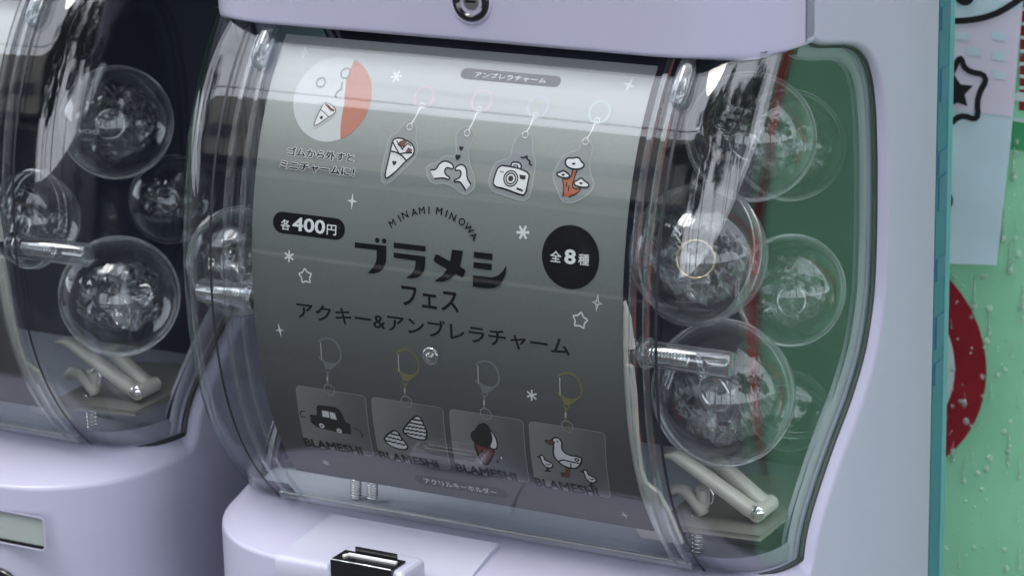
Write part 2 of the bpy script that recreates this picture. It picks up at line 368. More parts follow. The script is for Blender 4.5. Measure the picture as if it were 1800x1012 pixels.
def make_machine():
    root = empty('capsule_machine', (XC, .10, ZLOW), 'pale lilac capsule vending machine with a clear bulging hood over a grey poster', 'capsule machine')
    h = housing_mesh().build('housing', M['lilac'], root); autosmooth(h, 50)
    # lining of the capsule bin
    mb = MB(); x0, x1 = XC-HW+.006, XC+HW-.006
    mb.add([(x0, .215, ZB-.01), (x1, .215, ZB-.01), (x1, .215, ZT+.03), (x0, .215, ZT+.03)], [(0, 1, 2, 3)])
    for X in (x0, x1):                                       # strip behind the side window back edge
        o = [(X, Dback(z)-.010, z) for z in zrows[2:-2]]; b = [(X, .215, z) for z in zrows[2:-2]]
        mb.grid([o, b])
    mb.add([(x0, H(ZT)+.01, ZT+.002), (x1, H(ZT)+.01, ZT+.002), (x1, .215, ZT+.002), (x0, .215, ZT+.002)], [(0, 1, 2, 3)])
    mb.build('bin_lining', M['inside'], root, False)
    mb = MB(); rows = []
    for y, z, e_ in ((H(ZB)+.0042, ZB+.002, .028), (H(ZB)+.008, ZB+.0019, .016), (H(ZB)+.018, ZB+.0016, .006), (H(ZB)+.034, ZB+.0015, .001), (.10, -.150, .001), (.215, -.150, .001)):
        rows.append([(x0+e_, y, z), (x1-e_, y, z)])
    mb.grid(rows); mb.build('bin_floor', M['tray'], root, False)
    hd = hood_mesh().build('hood', M['hood'], root)
    # gasket and flange along both side windows, gasket under the lip and over the ledge
    for sg in (1, -1):
        T = lambda p: (XC+sg*p[0], p[1], p[2])
        mb = MB(); fr_ = [T((x_, H(ZB)-.0006, ZB)) for x_ in np.linspace(0, HW-RA, 8)[:-1]]
        co_ = [T((HW-RA+(RA-.001)*math.sin(a_), H(ZB)+RB(ZB)*(1-math.cos(a_))-.0006, ZB)) for a_ in np.linspace(0, math.pi/2, 14)]; si_ = [T(p) for p in outline3(.0010, -.0016)]
        mb.tube(fr_+co_+si_, [.0006]*7+list(np.linspace(.0006, .0015, 14))+[.0016]*len(si_), 6); mb.build('gasket', M['rubber'], root)
        mb = MB(); a = [T(p) for p in outline3(.0042, -.0004)]; b = [T(p) for p in outline3(.0042, .0062)]; c = [T(p) for p in outline3(.009, .0062)]
        low = [[T((x_, y_, z_)) for x_, y_ in hood_section(z_, .0042)[7:31]] for z_ in (ZB+.0008, ZB+.006, ZB+.0115)]
        mb.grid([a, b, c] if sg > 0 else [c, b, a]); mb.grid(low if sg > 0 else low[::-1]); mb.build('window_flange', M['flange'], root)
    mb = MB(); yt = H(ZT)
    mb.tube([(XC+x, yt-.0015, ZT-.0006) for x in np.linspace(-.10, .10, 12)], .0012, 6)
    mb.build('lip_seal', M['rubber'], root)
    mb = MB(); rows = []
    for z_, o_ in ((ZB+.0004, .0004), (ZB+.0008, -.0030), (ZB+.0030, -.0036), (ZB+.0062, -.0030), (ZB+.0072, .0004)):
        rows.append([(XC+x_, hood_y(abs(x_), z_)+o_, z_) for x_ in np.linspace(-.118, .118, 40)])
    mb.grid(rows); mb.build('hood_lip', M['lip'], root)
    # seam groove of the front cover and the clear ribs
    for x in (XC-.1225, XC+.1215):
        mb = MB(); zz = zrows[1:-1]
        yof = lambda z, x=x: hood_y(abs(x-XC), z)
        mb.grid([[(x-.0007, yof(z)-.0004, z) for z in zz], [(x+.0007, yof(z)-.0004, z) for z in zz]]); mb.build('cover_seam', M['rubber'], root)
    for x, w in ((XC-.113, .0016), (XC-.104, .0011), (XC+.1165, .0014), (XC+.1095, .0016)):
        mb = MB(); rows = []
        for z in zrows[1:-1]:
            y = hood_y(abs(x-XC), z); rows.append([(x-w, y+.0002, z), (x-w*.8, y-.0022, z), (x+w*.8, y-.0022, z), (x+w, y+.0002, z)])
        mb.grid(rows); mb.build('rib', M['rib'], root, False)
    # hinge clips at the top of the ribs
    for x in (XC-.1075, XC+.1195):
        mb = MB(); q = [(x, H(z)-.0022-.0012*math.sin((.108-z)/.018*math.pi), z) for z in np.linspace(.108, .089, 9)]
        mb.tube(q, [.0030, .0042, .0044, .0044, .0044, .0044, .0043, .0038, .0020], 14)
        mb.tube([(x-.002, q[2][1]-.0035, q[2][2]), (x-.002, q[6][1]-.0035, q[6][2])], .0010, 6)
        mb.build('hinge_clip', M['rib'], root)
    # clear tubes with a screw inside, one at each end of the front cover
    for x0_, x1_, y, z in ((XC+.1005, XC+.1480, .0185, -.0292), (XC-.1125, XC-.1475, .0185, -.0285)):
        sg = 1 if x1_ > x0_ else -1; L = abs(x1_-x0_)
        mb = MB().lathe([(0, .0001), (0, .0062), (L-.001, .0062), (L, .0052), (L, .0001)], (x0_, y, z), (sg, 0, 0), 28)
        t = mb.build('pivot_tube', M['rod'], root); autosmooth(t, 50)
        mb = MB(); rr = []
        for k in range(120): a = k*.62; rr.append((x0_+sg*(.006+k*.00016), y+.0036*math.cos(a), z+.0036*math.sin(a)))
        mb.tube(rr, .0006, 5); mb.build('screw_thread', M['chrome'], t)
        mb = MB().lathe([(-.002, .0001), (-.002, .0072), (.0006, .0072), (.0012, .006)], (x0_, y, z), (sg, 0, 0), 24); mb.build('tube_cap', M['black'], t)
        mb = MB().lathe([(.0030, .0064), (.0030, .0074), (.0052, .0074), (.0052, .0064)], (x0_, y, z), (sg, 0, 0), 28); mb.build('collar', M['rib'], t)
    # clear button on the hood in front of the poster
    c = at(757, 625, H(-.037)); mb = MB()
    mb.lathe([(0, .0044), (.0008, .0042), (.0012, .0032), (.0008, .0024), (.0022, .0018), (.0026, .0001)], (c[0], H(c[2]), c[2]), (0, -1, 0), 28)
    mb.build('clear_button', M['rod'], root)
    # poster holder, cream strip down the right side
    mb = MB(); rows = []
    xr = .0954
    for z, w in ((.000, .0005), (-.008, .0035), (-.016, .0045), (-.022, .0055), (-.0225, .0015), (-.030, .0018), (-.031, .0045), (-.045, .0055), (-.065, .0045), (-.085, .0035), (-.092, .0045), (-.097, .010), (-.108, .0125), (-.122, .0125), (-.130, .012)):
        y = pz(z)+.0012; rows.append([(xr-.01, y, z), (xr+w, y, z), (xr+w, y+.003, z)])
    mb.grid(rows); mb.build('poster_holder', M['cream'], root, False)
    # release fingers, plate and springs
    plate = [(.092, .045), (.148-.005, .05), (.143, .11), (.118, .13), (.09, .12)]
    pz0 = -.1235
    mb = MB(); n = len(plate)
    mb.add([(x, y, pz0) for x, y in plate]+[(x, y, pz0-.003) for x, y in plate], [tuple(range(n)), tuple(range(2*n-1, n-1, -1))]+[(i, (i+1) % n, n+(i+1) % n, n+i) for i in range(n)])
    pl = mb.build('lever_plate', M['plate'], root, False); bevel(pl, .0008)
    pv = at(1335, 888, .070)
    for tip, yy, end, th in (((1187, 797), .058, (1318, 894), .8), ((1262, 812), .080, (1338, 884), 1.1)):
        a = at(*tip, yy); b = Vector(at(*end, yy*.4+.040)); a = Vector(a)
        mb = MB(); d = (b-a).normalized(); side = Vector((0, 1, 0)); nrm = d.cross(side).normalized()
        if nrm.z < 0: nrm = -nrm
        prof = [(-.004, -.0035, .0012), (0, -.0005, .0022), (.005, .0, .0026), (.25, 0, .0028), (.5, 0, .0030), (.75, 0, .0032), (1.0, 0, .0036), (1.08, 0, .0028)]
        rows = []; L = (b-a).length
        for t, hoff, hh in prof:
            q = a+d*(t*L if t > .01 or t < 0 and False else t*1.0) if t >= .25 else a+d*t
            q = q+nrm*hoff
            rows.append([tuple(q+nrm*hh*th*s1+side*.0042*s2) for s1, s2 in ((1, -.8), (1, .8), (.7, 1), (-.7, 1), (-1, .8), (-1, -.8), (-.7, -1), (.7, -1))])
        mb.grid(rows, True); k = len(rows)*8
        mb.f += [tuple(range(7, -1, -1)), tuple(range(k-8, k))]; mb.m += [0, 0]
        mb.build('release_finger', M['cream'], root)
    mb = MB().lathe([(-.009, .0001), (-.009, .0042), (.009, .0042), (.009, .0001)], tuple(Vector((pv[0]+.002, .07, pv[2]-.001))), (0, 1, 0), 20)
    autosmooth(mb.build('finger_pivot', M['cream'], root), 40)
    mb = MB().lathe([(0, .0035), (.001, .003), (.0016, .0001)], (pv[0]+.0045, .0575, pv[2]+.001), (0, -1, 0), 16); mb.build('pivot_screw', M['chrome'], root)
    # cream hook over the spring
    hk = [at(*p, .062) for p in ((1178, 866), (1190, 857), (1205, 862), (1218, 878), (1232, 893), (1237, 903))]
    mb = MB().tube(hk, [.0028, .003, .003, .003, .0036, .003], 10); mb.build('spring_hook', M['cream'], root)
    hk = [at(*p, .064) for p in ((1230, 852), (1236, 866), (1236, 884), (1230, 900))]
    mb = MB().tube(hk, [.003, .0036, .0036, .003], 10); mb.build('spring_hook', M['cream'], root)
    for dx in (0, 30):
        a, b = Vector(at(1226-dx, 900+dx*.2, .062+dx*.001)), Vector(at(1226-dx, 968-dx*.6, .062+dx*.001)); mb = MB(); pts = []
        for k in range(10*12+1):
            t = k/120; an = 2*math.pi*k/12; p = a.lerp(b, t); pts.append((p.x+.0026*math.cos(an), p.y+.0026*math.sin(an), p.z))
        mb.tube(pts, .00055, 5); mb.build('coil_spring', M['chrome'], root)
    mb = MB(); c = Vector(at(1243, 872, .058)); mb.tube([c+Vector((.0035*math.cos(a), 0, .0045*math.sin(a))) for a in np.linspace(-1.2, 2.6, 14)], .0005, 5); mb.build('spring_wire', M['chrome'], root)
    # second spring behind the bottom of the poster
    for px in (626, 655):
        a, b = Vector(at(px, 838, .055)), Vector(at(px, 874, .055)); mb = MB(); pts = []
        for k in range(8*12+1):
            t = k/96; an = 2*math.pi*k/12; p = a.lerp(b, t); pts.append((p.x+.0026*math.cos(an), p.y+.0026*math.sin(an), p.z))
        mb.tube(pts, .00055, 5); mb.build('coil_spring', M['chrome'], root)
    # lock on the cover
    Yc = H(ZT)-.013; c = at(828, 3, Yc); c = (c[0], Yc, c[2])
    lk = MB().lathe([(-.001, .0112), (.0004, .0110), (.0008, .0102), (-.0002, .0098)], c, (0, -1, 0), 40).build('lock_ring', M['lilac'], root)
    MB().lathe([(-.004, .0099), (.0012, .0094), (.0018, .0085), (.0016, .0066), (-.0008, .0060), (-.0008, .0001)], c, (0, -1, 0), 36).build('lock', M['black'], root)
    kh = MB(); kh.lathe([(-.0006, .0042), (.0004, .0040), (.0004, .0001)], c, (0, -1, 0), 24)
    kh.box((c[0]-.0026, c[1]-.0009, c[2]-.0006), (c[0]+.0026, c[1]-.0003, c[2]+.0006), 1); kh.build('keyhole', [M['steel'], M['black']], root, False)
    # paler panel in the middle of the ledge
    mb = MB(); xa, xb = XC-.083, XC+.0135; rows = []
    prof = [(.0335, -.14435), (.02, -.14810), (.0000, -.15395), (-.0030, -.1548), (-.0048, -.1560), (-.0060, -.1580), (-.0062, -.163), (-.0062, -.34)]
    xl_ = lambda y: xa-(.0335-y)*.27
    for y, z in prof: rows.append([(xl_(y), y, z), (xb, y, z)])
    rows2 = [[(xl_(y), y+.002, z-.002), (xb, y+.002, z-.002)] for y, z in prof]
    mb.grid(rows[::-1]); mb.grid([[r[0] for r in rows], [r[0] for r in rows2]]); mb.grid([[r[1] for r in rows2], [r[1] for r in rows]])
    mb.build('ledge_panel', M['panel'], root); autosmooth(root.children[-1], 40)
    mb = MB()
    for x in (xa-.0005, xb+.0005): mb.grid([[(x-.0004, y-.0004, z+.0003) for y, z in prof], [(x+.0004, y-.0004, z+.0003) for y, z in prof]])
    # coin unit on the front of the ledge
    T = -.1425
    B = [atZ(*p, T) for p in ((601, 952), (568, 981), (696, 1004), (744, 978))]
    xl, xr2, yf, yb2 = B[1][0]+.001, B[2][0]+.004, B[1][1], B[0][1]
    mb = MB().box((xl, yf, -.30), (xr2, yb2, T)); cb = mb.build('coin_unit', M['panel'], root, False); bevel(cb, .003, 3)
    mb = MB(); a = atZ(587, 981, T); b = atZ(693, 1002, T); 
    mb.box((a[0], yf-.0015, -.30), (b[0], a[1]+.0105, T+.0012)); f = mb.build('slot_face', M['black'], cb, False); bevel(f, .0005, 2)
    mb = MB(); y2 = a[1]+.0045
    mb.box((a[0]+.0075, y2+.003, T+.0012), (b[0]-.0035, y2+.0045, T+.0048)); f = mb.build('slot_guard', M['black'], cb, False); bevel(f, .0006, 2)
    mb = MB(); mb.box((a[0]+.0055, y2-.0006, T+.0008), (b[0]-.0020, y2+.0012, T+.0021)); mb.tube([(a[0]+.0055, y2-.001, T+.0016), (a[0]+.0045, y2-.0030, T+.0016)], .0008, 8)
    mb.build('slot_edge', M['white_slot_glint'], cb, False)  # bright reflection along the slot edge, put in as plain white colour
    mb = MB().tube([(a[0]+.0002, yf-.0013, T+.0012), (b[0]-.0002, yf-.0013, T+.0012)], .00045, 6); mb.build('edge_trim', M['chrome'], cb)
    return root
def hood_y(dx, z):
    y0 = H(z); e = HW-RA; RC = RB(z)
    if dx <= e: return y0
    s = min(1, (dx-e)/RA); return y0+RC-RC*math.sqrt(max(0, 1-s*s))

machine = make_machine()

# ------------------------------------------------------------------ the poster
zt = np.linspace(-.16, .14, 1201); sy = np.array([pz(z) for z in zt])
st = np.concatenate([[0], np.cumsum(np.hypot(np.diff(zt), np.diff(sy)))]); st -= np.interp(0, zt, st)
s_of_z = lambda z: float(np.interp(z, zt, st)); z_of_s = lambda s: float(np.interp(s, st, zt))
def P(px, py):
    """photo place -> (across, along) on the poster sheet"""
    d = ray(px, py); lo, hi = 1.0, 1.7
    for _ in range(40):
        m = (lo+hi)/2; q = CPOS+d*m
        if q[1] < pz(q[2]): lo = m
        else: hi = m
    q = CPOS+d*lo; return (q[0], s_of_z(q[2]))
def bend_mesh(name, bm, mats, parent, layer):
    ss = [v.co.y for v in bm.verts]
    if ss:
        a, b = min(ss), max(ss); k = math.floor(a/.004)+1
        while k*.004 < b:
            bmesh.ops.bisect_plane(bm, geom=bm.verts[:]+bm.edges[:]+bm.faces[:], dist=1e-7, plane_co=(0, k*.004, 0), plane_no=(0, 1, 0)); k += 1
    off = parent_world(parent)
    for v in bm.verts:
        z = z_of_s(v.co.y); y = pz(z); e = 1e-4; dy = (pz(z+e)-pz(z-e))/(2*e); n = Vector((0, -1, dy)).normalized()
        lay = layer+v.co.z*1.0
        v.co = Vector((v.co.x, y, z))+n*lay-off
    for f in bm.faces:
        f.normal_update()
        if f.normal.y > 0: f.normal_flip()
        f.smooth = False
    me = bpy.data.meshes.new(name); bm.to_mesh(me); bm.free()
    for m in mats: me.materials.append(m)
    o = bpy.data.objects.new(name, me); COL.objects.link(o); o.parent = parent
    return o
class Art:
    """flat print: filled outlines and pen strokes, drawn in poster coordinates, later bent with the sheet"""
    def __init__(s, tf=None): s.bm = bmesh.new(); s.mats = []; s.k = 0; s.tf = tf or (lambda p: P(*p))
    def mi(s, m):
        if m not in s.mats: s.mats.append(m)
        return s.mats.index(m)
    def poly(s, pts, m, raw=False, z=None):
        q = pts if raw else [s.tf(p) for p in pts]
        s.k += 1; zz = s.k*.000025 if z is None else z
        v3 = [Vector((x, y, 0)) for x, y in q]; tr = tessellate_polygon([v3]); vs = [s.bm.verts.new((x, y, zz)) for x, y in q]
        for t in tr:
            try: f = s.bm.faces.new([vs[i] for i in t]); f.material_index = s.mi(m)
            except ValueError: pass
    def stroke(s, pts, m, w=.0006, close=False, raw=False, taper=False):
        q = pts if raw else [s.tf(p) for p in pts]
        q = [Vector(p) for p in q]; n = len(q); s.k += 1; zz = s.k*.000025
        if n < 2: return
        L, Rr = [], []
        for i in range(n):
            a = q[(i-1) % n] if close or i else q[i]; b = q[(i+1) % n] if close or i < n-1 else q[i]
            t = (b-a); t = t.normalized() if t.length > 1e-9 else Vector((1, 0)); nn = Vector((-t.y, t.x)); ww = w/2*(.55 if taper and i in (0, n-1) else 1)
            L.append(s.bm.verts.new((*(q[i]+nn*ww), zz))); Rr.append(s.bm.verts.new((*(q[i]-nn*ww), zz)))
        for i in range(n if close else n-1):
            j = (i+1) % n
            try: f = s.bm.faces.new((L[i], L[j], Rr[j], Rr[i])); f.material_index = s.mi(m)
            except ValueError: pass
    def curve(s, pts, m, w=.0006, close=False, fill=None, raw=False):
        q = pts if raw else [s.tf(p) for p in pts]; q = smooth2(q, close)
        if fill: s.poly(q, fill, raw=True)
        if m: s.stroke(q, m, w, close, raw=True)
    def disc(s, c, r, m, raw=False, n=28, sx=1., w=None):
        x, y = c if raw else s.tf(c); q = [(x+r*sx*math.cos(2*math.pi*k/n), y+r*math.sin(2*math.pi*k/n)) for k in range(n)]
        if w: s.stroke(q, m, w, True, raw=True)
        else: s.poly(q, m, raw=True)
    def text(s, body, m, lb, rb, lt, bold=.0, raw=False):
        """text stretched to the box given by its lower-left, lower-right and upper-left corners in the photo"""
        a, b, c = (lb, rb, lt) if raw else (s.tf(lb), s.tf(rb), s.tf(lt))
        V, F = glyphs(body, 0); x0, x1, y0, y1 = V[:, 0].min()-bold, V[:, 0].max()+bold, V[:, 1].min()-bold, V[:, 1].max()+bold
        w, h = b[0]-a[0], c[1]-a[1]; sb = (a[1]+b[1])/2; s.k += 1
        for q, (ox, oy) in enumerate(spread(bold)):
            vs = [s.bm.verts.new((a[0]+(x+ox-x0)/(x1-x0)*w, sb+(y+oy-y0)/(y1-y0)*h, s.k*.000025+q*.000006)) for x, y in V]
            for f in F:
                try: g = s.bm.faces.new([vs[i] for i in f]); g.material_index = s.mi(m)
                except ValueError: pass
        s.k += 2
    def letter(s, ch, m, c, h, ang, bold=.0):
        V, F = glyphs(ch, 0); x0, x1, y0, y1 = V[:, 0].min(), V[:, 0].max(), V[:, 1].min(), V[:, 1].max(); k = h/(y1-y0); s.k += 1
        ca, sa = math.cos(ang), math.sin(ang)
        for q, (ox, oy) in enumerate(spread(bold)):
            vs = []
            for x, y in V:
                u, v = (x+ox-(x0+x1)/2)*k, (y+oy-(y0+y1)/2)*k; vs.append(s.bm.verts.new((c[0]+u*ca-v*sa, c[1]+u*sa+v*ca, s.k*.000025+q*.000006)))
            for f in F:
                try: g = s.bm.faces.new([vs[i] for i in f]); g.material_index = s.mi(m)
                except ValueError: pass
    def build(s, name, parent, layer=.0003): return bend_mesh(name, s.bm, s.mats, parent, layer)
def smooth2(q, close, it=2):
    for _ in range(it):
        r = []; n = len(q)
        if not close: r.append(q[0])
        for i in range(n if close else n-1):
            a, b = q[i], q[(i+1) % n]
            r.append((a[0]*.75+b[0]*.25, a[1]*.75+b[1]*.25)); r.append((a[0]*.25+b[0]*.75, a[1]*.25+b[1]*.75))
        if not close: r.append(q[-1])
        q = r
    return q
def spread(b): return [(0., 0.)] if b <= 0 else [(0., 0.)]+[(b*math.cos(k*math.pi/4), b*math.sin(k*math.pi/4)) for k in range(8)]
_g = {}
def glyphs(body, bold):
    key = (body, bold)
    if key not in _g:
        cu = bpy.data.curves.new('lettering', 'FONT'); cu.body = body; cu.size = 1; cu.offset = bold; cu.resolution_u = 3; cu.fill_mode = 'FRONT'
        o = bpy.data.objects.new('lettering', cu); COL.objects.link(o)
        dg = bpy.context.evaluated_depsgraph_get(); me = o.evaluated_get(dg).to_mesh()
        V = np.array([v.co[:2] for v in me.vertices]); F = [tuple(p.vertices) for p in me.polygons]
        bpy.data.objects.remove(o); bpy.data.curves.remove(cu); _g[key] = (V, F)
    return _g[key]
def crop(x0, y0, k): return lambda p: (x0+p[0]*k, y0+p[1]*k)
def ink(name, c, r=.6): return solid(name, c, r, spec=.12)
K = solid('poster_black', (.0025, .0025, .004), .6, spec=.03); WH = ink('poster_white', (.56, .57, .57)); PG = ink('poster_pale', (.40, .42, .42))
DR = ink('poster_brown', (.10, .03, .03)); BR = ink('poster_rust', (.30, .085, .04)); SK = ink('poster_skin', (.34, .125, .085))
SV = ink('poster_silver', (.13, .14, .145)); GD = ink('poster_gold', (.135, .13, .05)); PK = ink('poster_pink', (.40, .32, .34)); MI = ink('poster_mint', (.34, .40, .39)); OL = ink('poster_outline', (.27, .285, .28))
CL = ink('poster_clear', (.20, .215, .215)); PW = ink('poster_offwhite', (.36, .37, .36)); CRD = ink('poster_red', (.12, .018, .016)); BB = ink('poster_light_blue', (.32, .36, .40))

m, t, o_ = newmat('poster_print_and_light'); b = t.nodes.new('ShaderNodeBsdfPrincipled'); b.inputs['Roughness'].default_value = .5; b.inputs['Specular IOR Level'].default_value = .15
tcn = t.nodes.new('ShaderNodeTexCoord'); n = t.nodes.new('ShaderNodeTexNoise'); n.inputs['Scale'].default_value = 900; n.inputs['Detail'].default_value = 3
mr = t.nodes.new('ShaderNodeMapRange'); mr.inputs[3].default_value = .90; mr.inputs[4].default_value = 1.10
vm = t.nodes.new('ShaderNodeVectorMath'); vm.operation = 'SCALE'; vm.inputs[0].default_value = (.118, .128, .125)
sxz = t.nodes.new('ShaderNodeSeparateXYZ'); grd = t.nodes.new('ShaderNodeValToRGB'); ge = grd.color_ramp.elements   # printed grey gradient; sky light painted into its top, weaker light into its foot
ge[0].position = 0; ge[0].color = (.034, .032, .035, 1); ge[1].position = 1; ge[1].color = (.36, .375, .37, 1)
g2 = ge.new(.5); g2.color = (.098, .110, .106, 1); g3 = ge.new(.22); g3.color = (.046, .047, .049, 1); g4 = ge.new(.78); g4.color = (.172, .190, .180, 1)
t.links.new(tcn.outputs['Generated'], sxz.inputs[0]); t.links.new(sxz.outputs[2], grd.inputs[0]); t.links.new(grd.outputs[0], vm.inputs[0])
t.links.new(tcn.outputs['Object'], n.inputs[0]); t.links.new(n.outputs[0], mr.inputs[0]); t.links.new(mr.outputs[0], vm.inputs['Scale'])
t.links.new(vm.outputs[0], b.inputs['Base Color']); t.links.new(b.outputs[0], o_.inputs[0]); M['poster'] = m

def sheet(name, x0, x1, z0, z1, mat, label, dx=0, dz=0):
    bm = bmesh.new(); s0, s1 = s_of_z(z0), s_of_z(z1)
    vs = [bm.verts.new(p) for p in ((x0, s0, 0), (x1, s0, 0), (x1, s1, 0), (x0, s1, 0))]; bm.faces.new(vs)
    root = bend_mesh(name, bm, [mat], None, 0.)
    so_ = root.modifiers.new('thickness', 'SOLIDIFY'); so_.thickness = .0004; so_.offset = -1
    root.location = (dx, 0, dz)
    return tag(root, label, 'poster')
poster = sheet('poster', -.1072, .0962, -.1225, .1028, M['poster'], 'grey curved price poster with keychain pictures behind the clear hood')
A0 = at(0, 0, 0)

# top badge, price badge, count badge, bottom badge
c4 = crop(750, 0, .3953)
def pill(art, l, r, top, bot, m):
    x0, s0 = P(*l); x1, s1 = P(*r); st_ = P(*top)[1]; sb = P(*bot)[1]; h = (st_-sb)/2; sc = (st_+sb)/2; q = []
    for k in range(13): a = math.pi/2+math.pi*k/12; q.append((x0+h+h*math.cos(a), sc+h*math.sin(a)))
    for k in range(13): a = -math.pi/2+math.pi*k/12; q.append((x1-h+h*math.cos(a), sc+h*math.sin(a)))
    art.poly(q, m, raw=True)
a = Art(); pill(a, (810, 130.5), (986, 144), (826, 120.6), (825, 140), K); ob = a.build('name_badge', poster, .00015)
a = Art(); a.text('アンブレラチャーム', WH, c4((213, 343)), c4((528, 375)), c4((214, 318)), .012); a.build('lettering', ob, .00030)
cb_ = crop(440, 340, .2174)
a = Art(); pill(a, cb_((185, 230)), cb_((767, 290)), cb_((265, 148)), cb_((255, 320)), K); ob = a.build('price_badge', poster, .00015)
a = Art(); a.text('各', WH, cb_((248, 292)), cb_((325, 298)), cb_((250, 206)), .012)
a.text('400', WH, cb_((343, 302)), cb_((607, 327)), cb_((346, 190)), .022)
a.text('円', WH, cb_((621, 331)), cb_((698, 341)), cb_((624, 248)), .012); a.build('lettering', ob, .00030)
a = Art(); x, s = P(1003, 452); rx = (P(1053.6, 458)[0]-P(952.7, 447)[0])/2; a.disc((x, s), rx, K, raw=True, n=48); ob = a.build('count_badge', poster, .00015)
cd = crop(860, 360, .2766)
a = Art(); a.text('全', WH, cd((388, 360)), cd((458, 366)), cd((390, 289)), .014); a.text('8', WH, cd((478, 372)), cd((550, 380)), cd((480, 278)), .03)
a.text('種', WH, cd((567, 378)), cd((636, 388)), cd((569, 307)), .012); a.build('lettering', ob, .00030)
a = Art(); pill(a, (729.5, 838), (891.7, 866), (744, 834), (741, 850), K); ob = a.build('name_badge', poster, .00015)
a = Art(); a.text('アクリルキーホルダー', WH, (747.5, 846.5), (876, 870), (748, 837.5), .012); a.build('lettering', ob, .00030)
# title
cc = crop(600, 340, .2568); T_ = lambda pts: [cc(p) for p in pts]
a = Art()
def sm(pts, m=K, it=1): a.poly(smooth2([P(*cc(p)) for p in pts], True, 0), m, raw=True)
sm([(93, 333), (310, 358), (309, 420), (306, 468), (290, 510), (262, 537), (225, 548), (180, 545), (215, 508), (236, 472), (243, 440), (243, 387), (93, 370)])
for c, r1 in (((247, 320), 19), ((295, 325), 19)):
    x, s = P(*cc(c)); a.disc((x, s), .00125, K, raw=True, n=16)
sm([(360, 335), (580, 360), (578, 397), (360, 372)])
sm([(360, 403), (577, 430), (575, 490), (568, 530), (550, 556), (520, 575), (485, 582), (445, 578), (482, 549), (503, 515), (509, 480), (510, 460), (360, 438)])
sm([(760, 383), (835, 393), (815, 498), (790, 545), (745, 585), (700, 603), (636, 600), (690, 562), (722, 520), (745, 470)])
sm([(645, 421), (655, 416), (668, 420), (845, 517), (851, 530), (838, 568), (826, 574), (642, 469), (634, 455)])
sm([(910, 398), (1037, 412), (1035, 455), (908, 438)]); sm([(908, 468), (1033, 482), (1031, 525), (906, 508)])
sm([(903, 558), (1035, 573), (1075, 560), (1108, 530), (1132, 488), (1128, 540), (1110, 590), (1085, 625), (1050, 643), (1000, 648), (903, 635)])
a.build('title_lettering', poster, .00015)
a = Art(); a.text('フェス', K, cc((413, 768)), cc((806, 812)), cc((415, 632)), .022); a.build('subtitle_lettering', poster, .00015)
a = Art(); a.text('アクキー&アンブレラチャーム', K, (523, 559), (1002.5, 627), (525, 528), .016); a.build('subtitle_lettering', poster, .00015)
a = Art(); pts = [('M', 350, 205), ('I', 400, 172), ('N', 437, 147), ('A', 500, 127), ('M', 553, 117), ('I', 602, 113), ('M', 672, 121), ('I', 722, 137), ('N', 765, 160), ('O', 828, 193), ('W', 876, 240), ('A', 911, 292)]
Q = [P(*cc((x, y))) for _, x, y in pts]
for i, (ch, _, _) in enumerate(pts):
    p, q = Q[max(0, i-1)], Q[min(len(Q)-1, i+1)]; a.letter(ch, K, Q[i], .0034, math.atan2(q[1]-p[1], q[0]-p[0]), .012)
a.build('name_lettering', poster, .00015)
# note with pale outline
ca = crop(480, 60, .257)
a = Art()
for body, lb, rb, lt in (('ゴムから外すと', (91, 838), (556, 882), (94, 768)), ('ミニチャームに！', (42, 928), (560, 980), (46, 862))):
    a.text(body, WH, ca(lb), ca(rb), ca(lt), .10); a.text(body, K, ca((lb[0]+4, lb[1]-3)), ca((rb[0]-4, rb[1]-5)), ca((lt[0]+4, lt[1]+5)), .034)
a.build('note_lettering', poster, .00015)

def star4(c, w, h, m=WH, hollow=False, rot=0.):
    a = Art(); x, s = P(*c); q = []
    for k in range(8):
        an = math.pi/2+k*math.pi/4+rot; r = (h if k % 4 == 0 else w) if k % 2 == 0 else .28*w*1.0
        q.append((x+r*math.cos(an), s+r*math.sin(an)))
    if hollow: a.stroke(q, m, .0006, True, raw=True)
    else: a.poly(q, m, raw=True)
    a.build('sparkle', poster, .00015)
def aster(c, r, m=WH, w=.0009, rot=.2):
    a = Art(); x, s = P(*c)
    for k in range(3):
        an = rot+k*math.pi/3; a.stroke([(x-r*math.cos(an), s-r*math.sin(an)), (x, s), (x+r*math.cos(an), s+r*math.sin(an))], m, w, raw=True)
    a.build('asterisk', poster, .00015)
def star5(c, r, m=WH, rot=0.):
    a = Art(); x, s = P(*c); q = []
    for k in range(10): an = math.pi/2+k*math.pi/5+rot; rr = r if k % 2 == 0 else .52*r; q.append((x+rr*math.cos(an), s+rr*math.sin(an)))
    a.curve(q, m, .0007, True, raw=True); a.build('star_outline', poster, .00015)
star4((535, 93), .0026, .0036, hollow=True); star4((619.3, 353.5), .0030, .0042); star4((1106, 150), .0036, .0046, rot=-.25)
star4((1050, 532), .0026, .0040, hollow=True, rot=-.1); star4((492, 580), .0026, .0040, rot=.15); star4((1098, 904), .0026, .0034, PW, rot=.15)
aster((697, 135), .0030); aster((508.5, 450.2), .0029, rot=.5); aster((919.5, 408.4), .0034, w=.0012, rot=.1); aster((935, 694), .0029, rot=.4); aster((573, 812), .0024, PW, .0008, .4)
star5((537.2, 485.2), .0043, rot=.1); star5((1019.9, 562.7), .0045, rot=-.15)

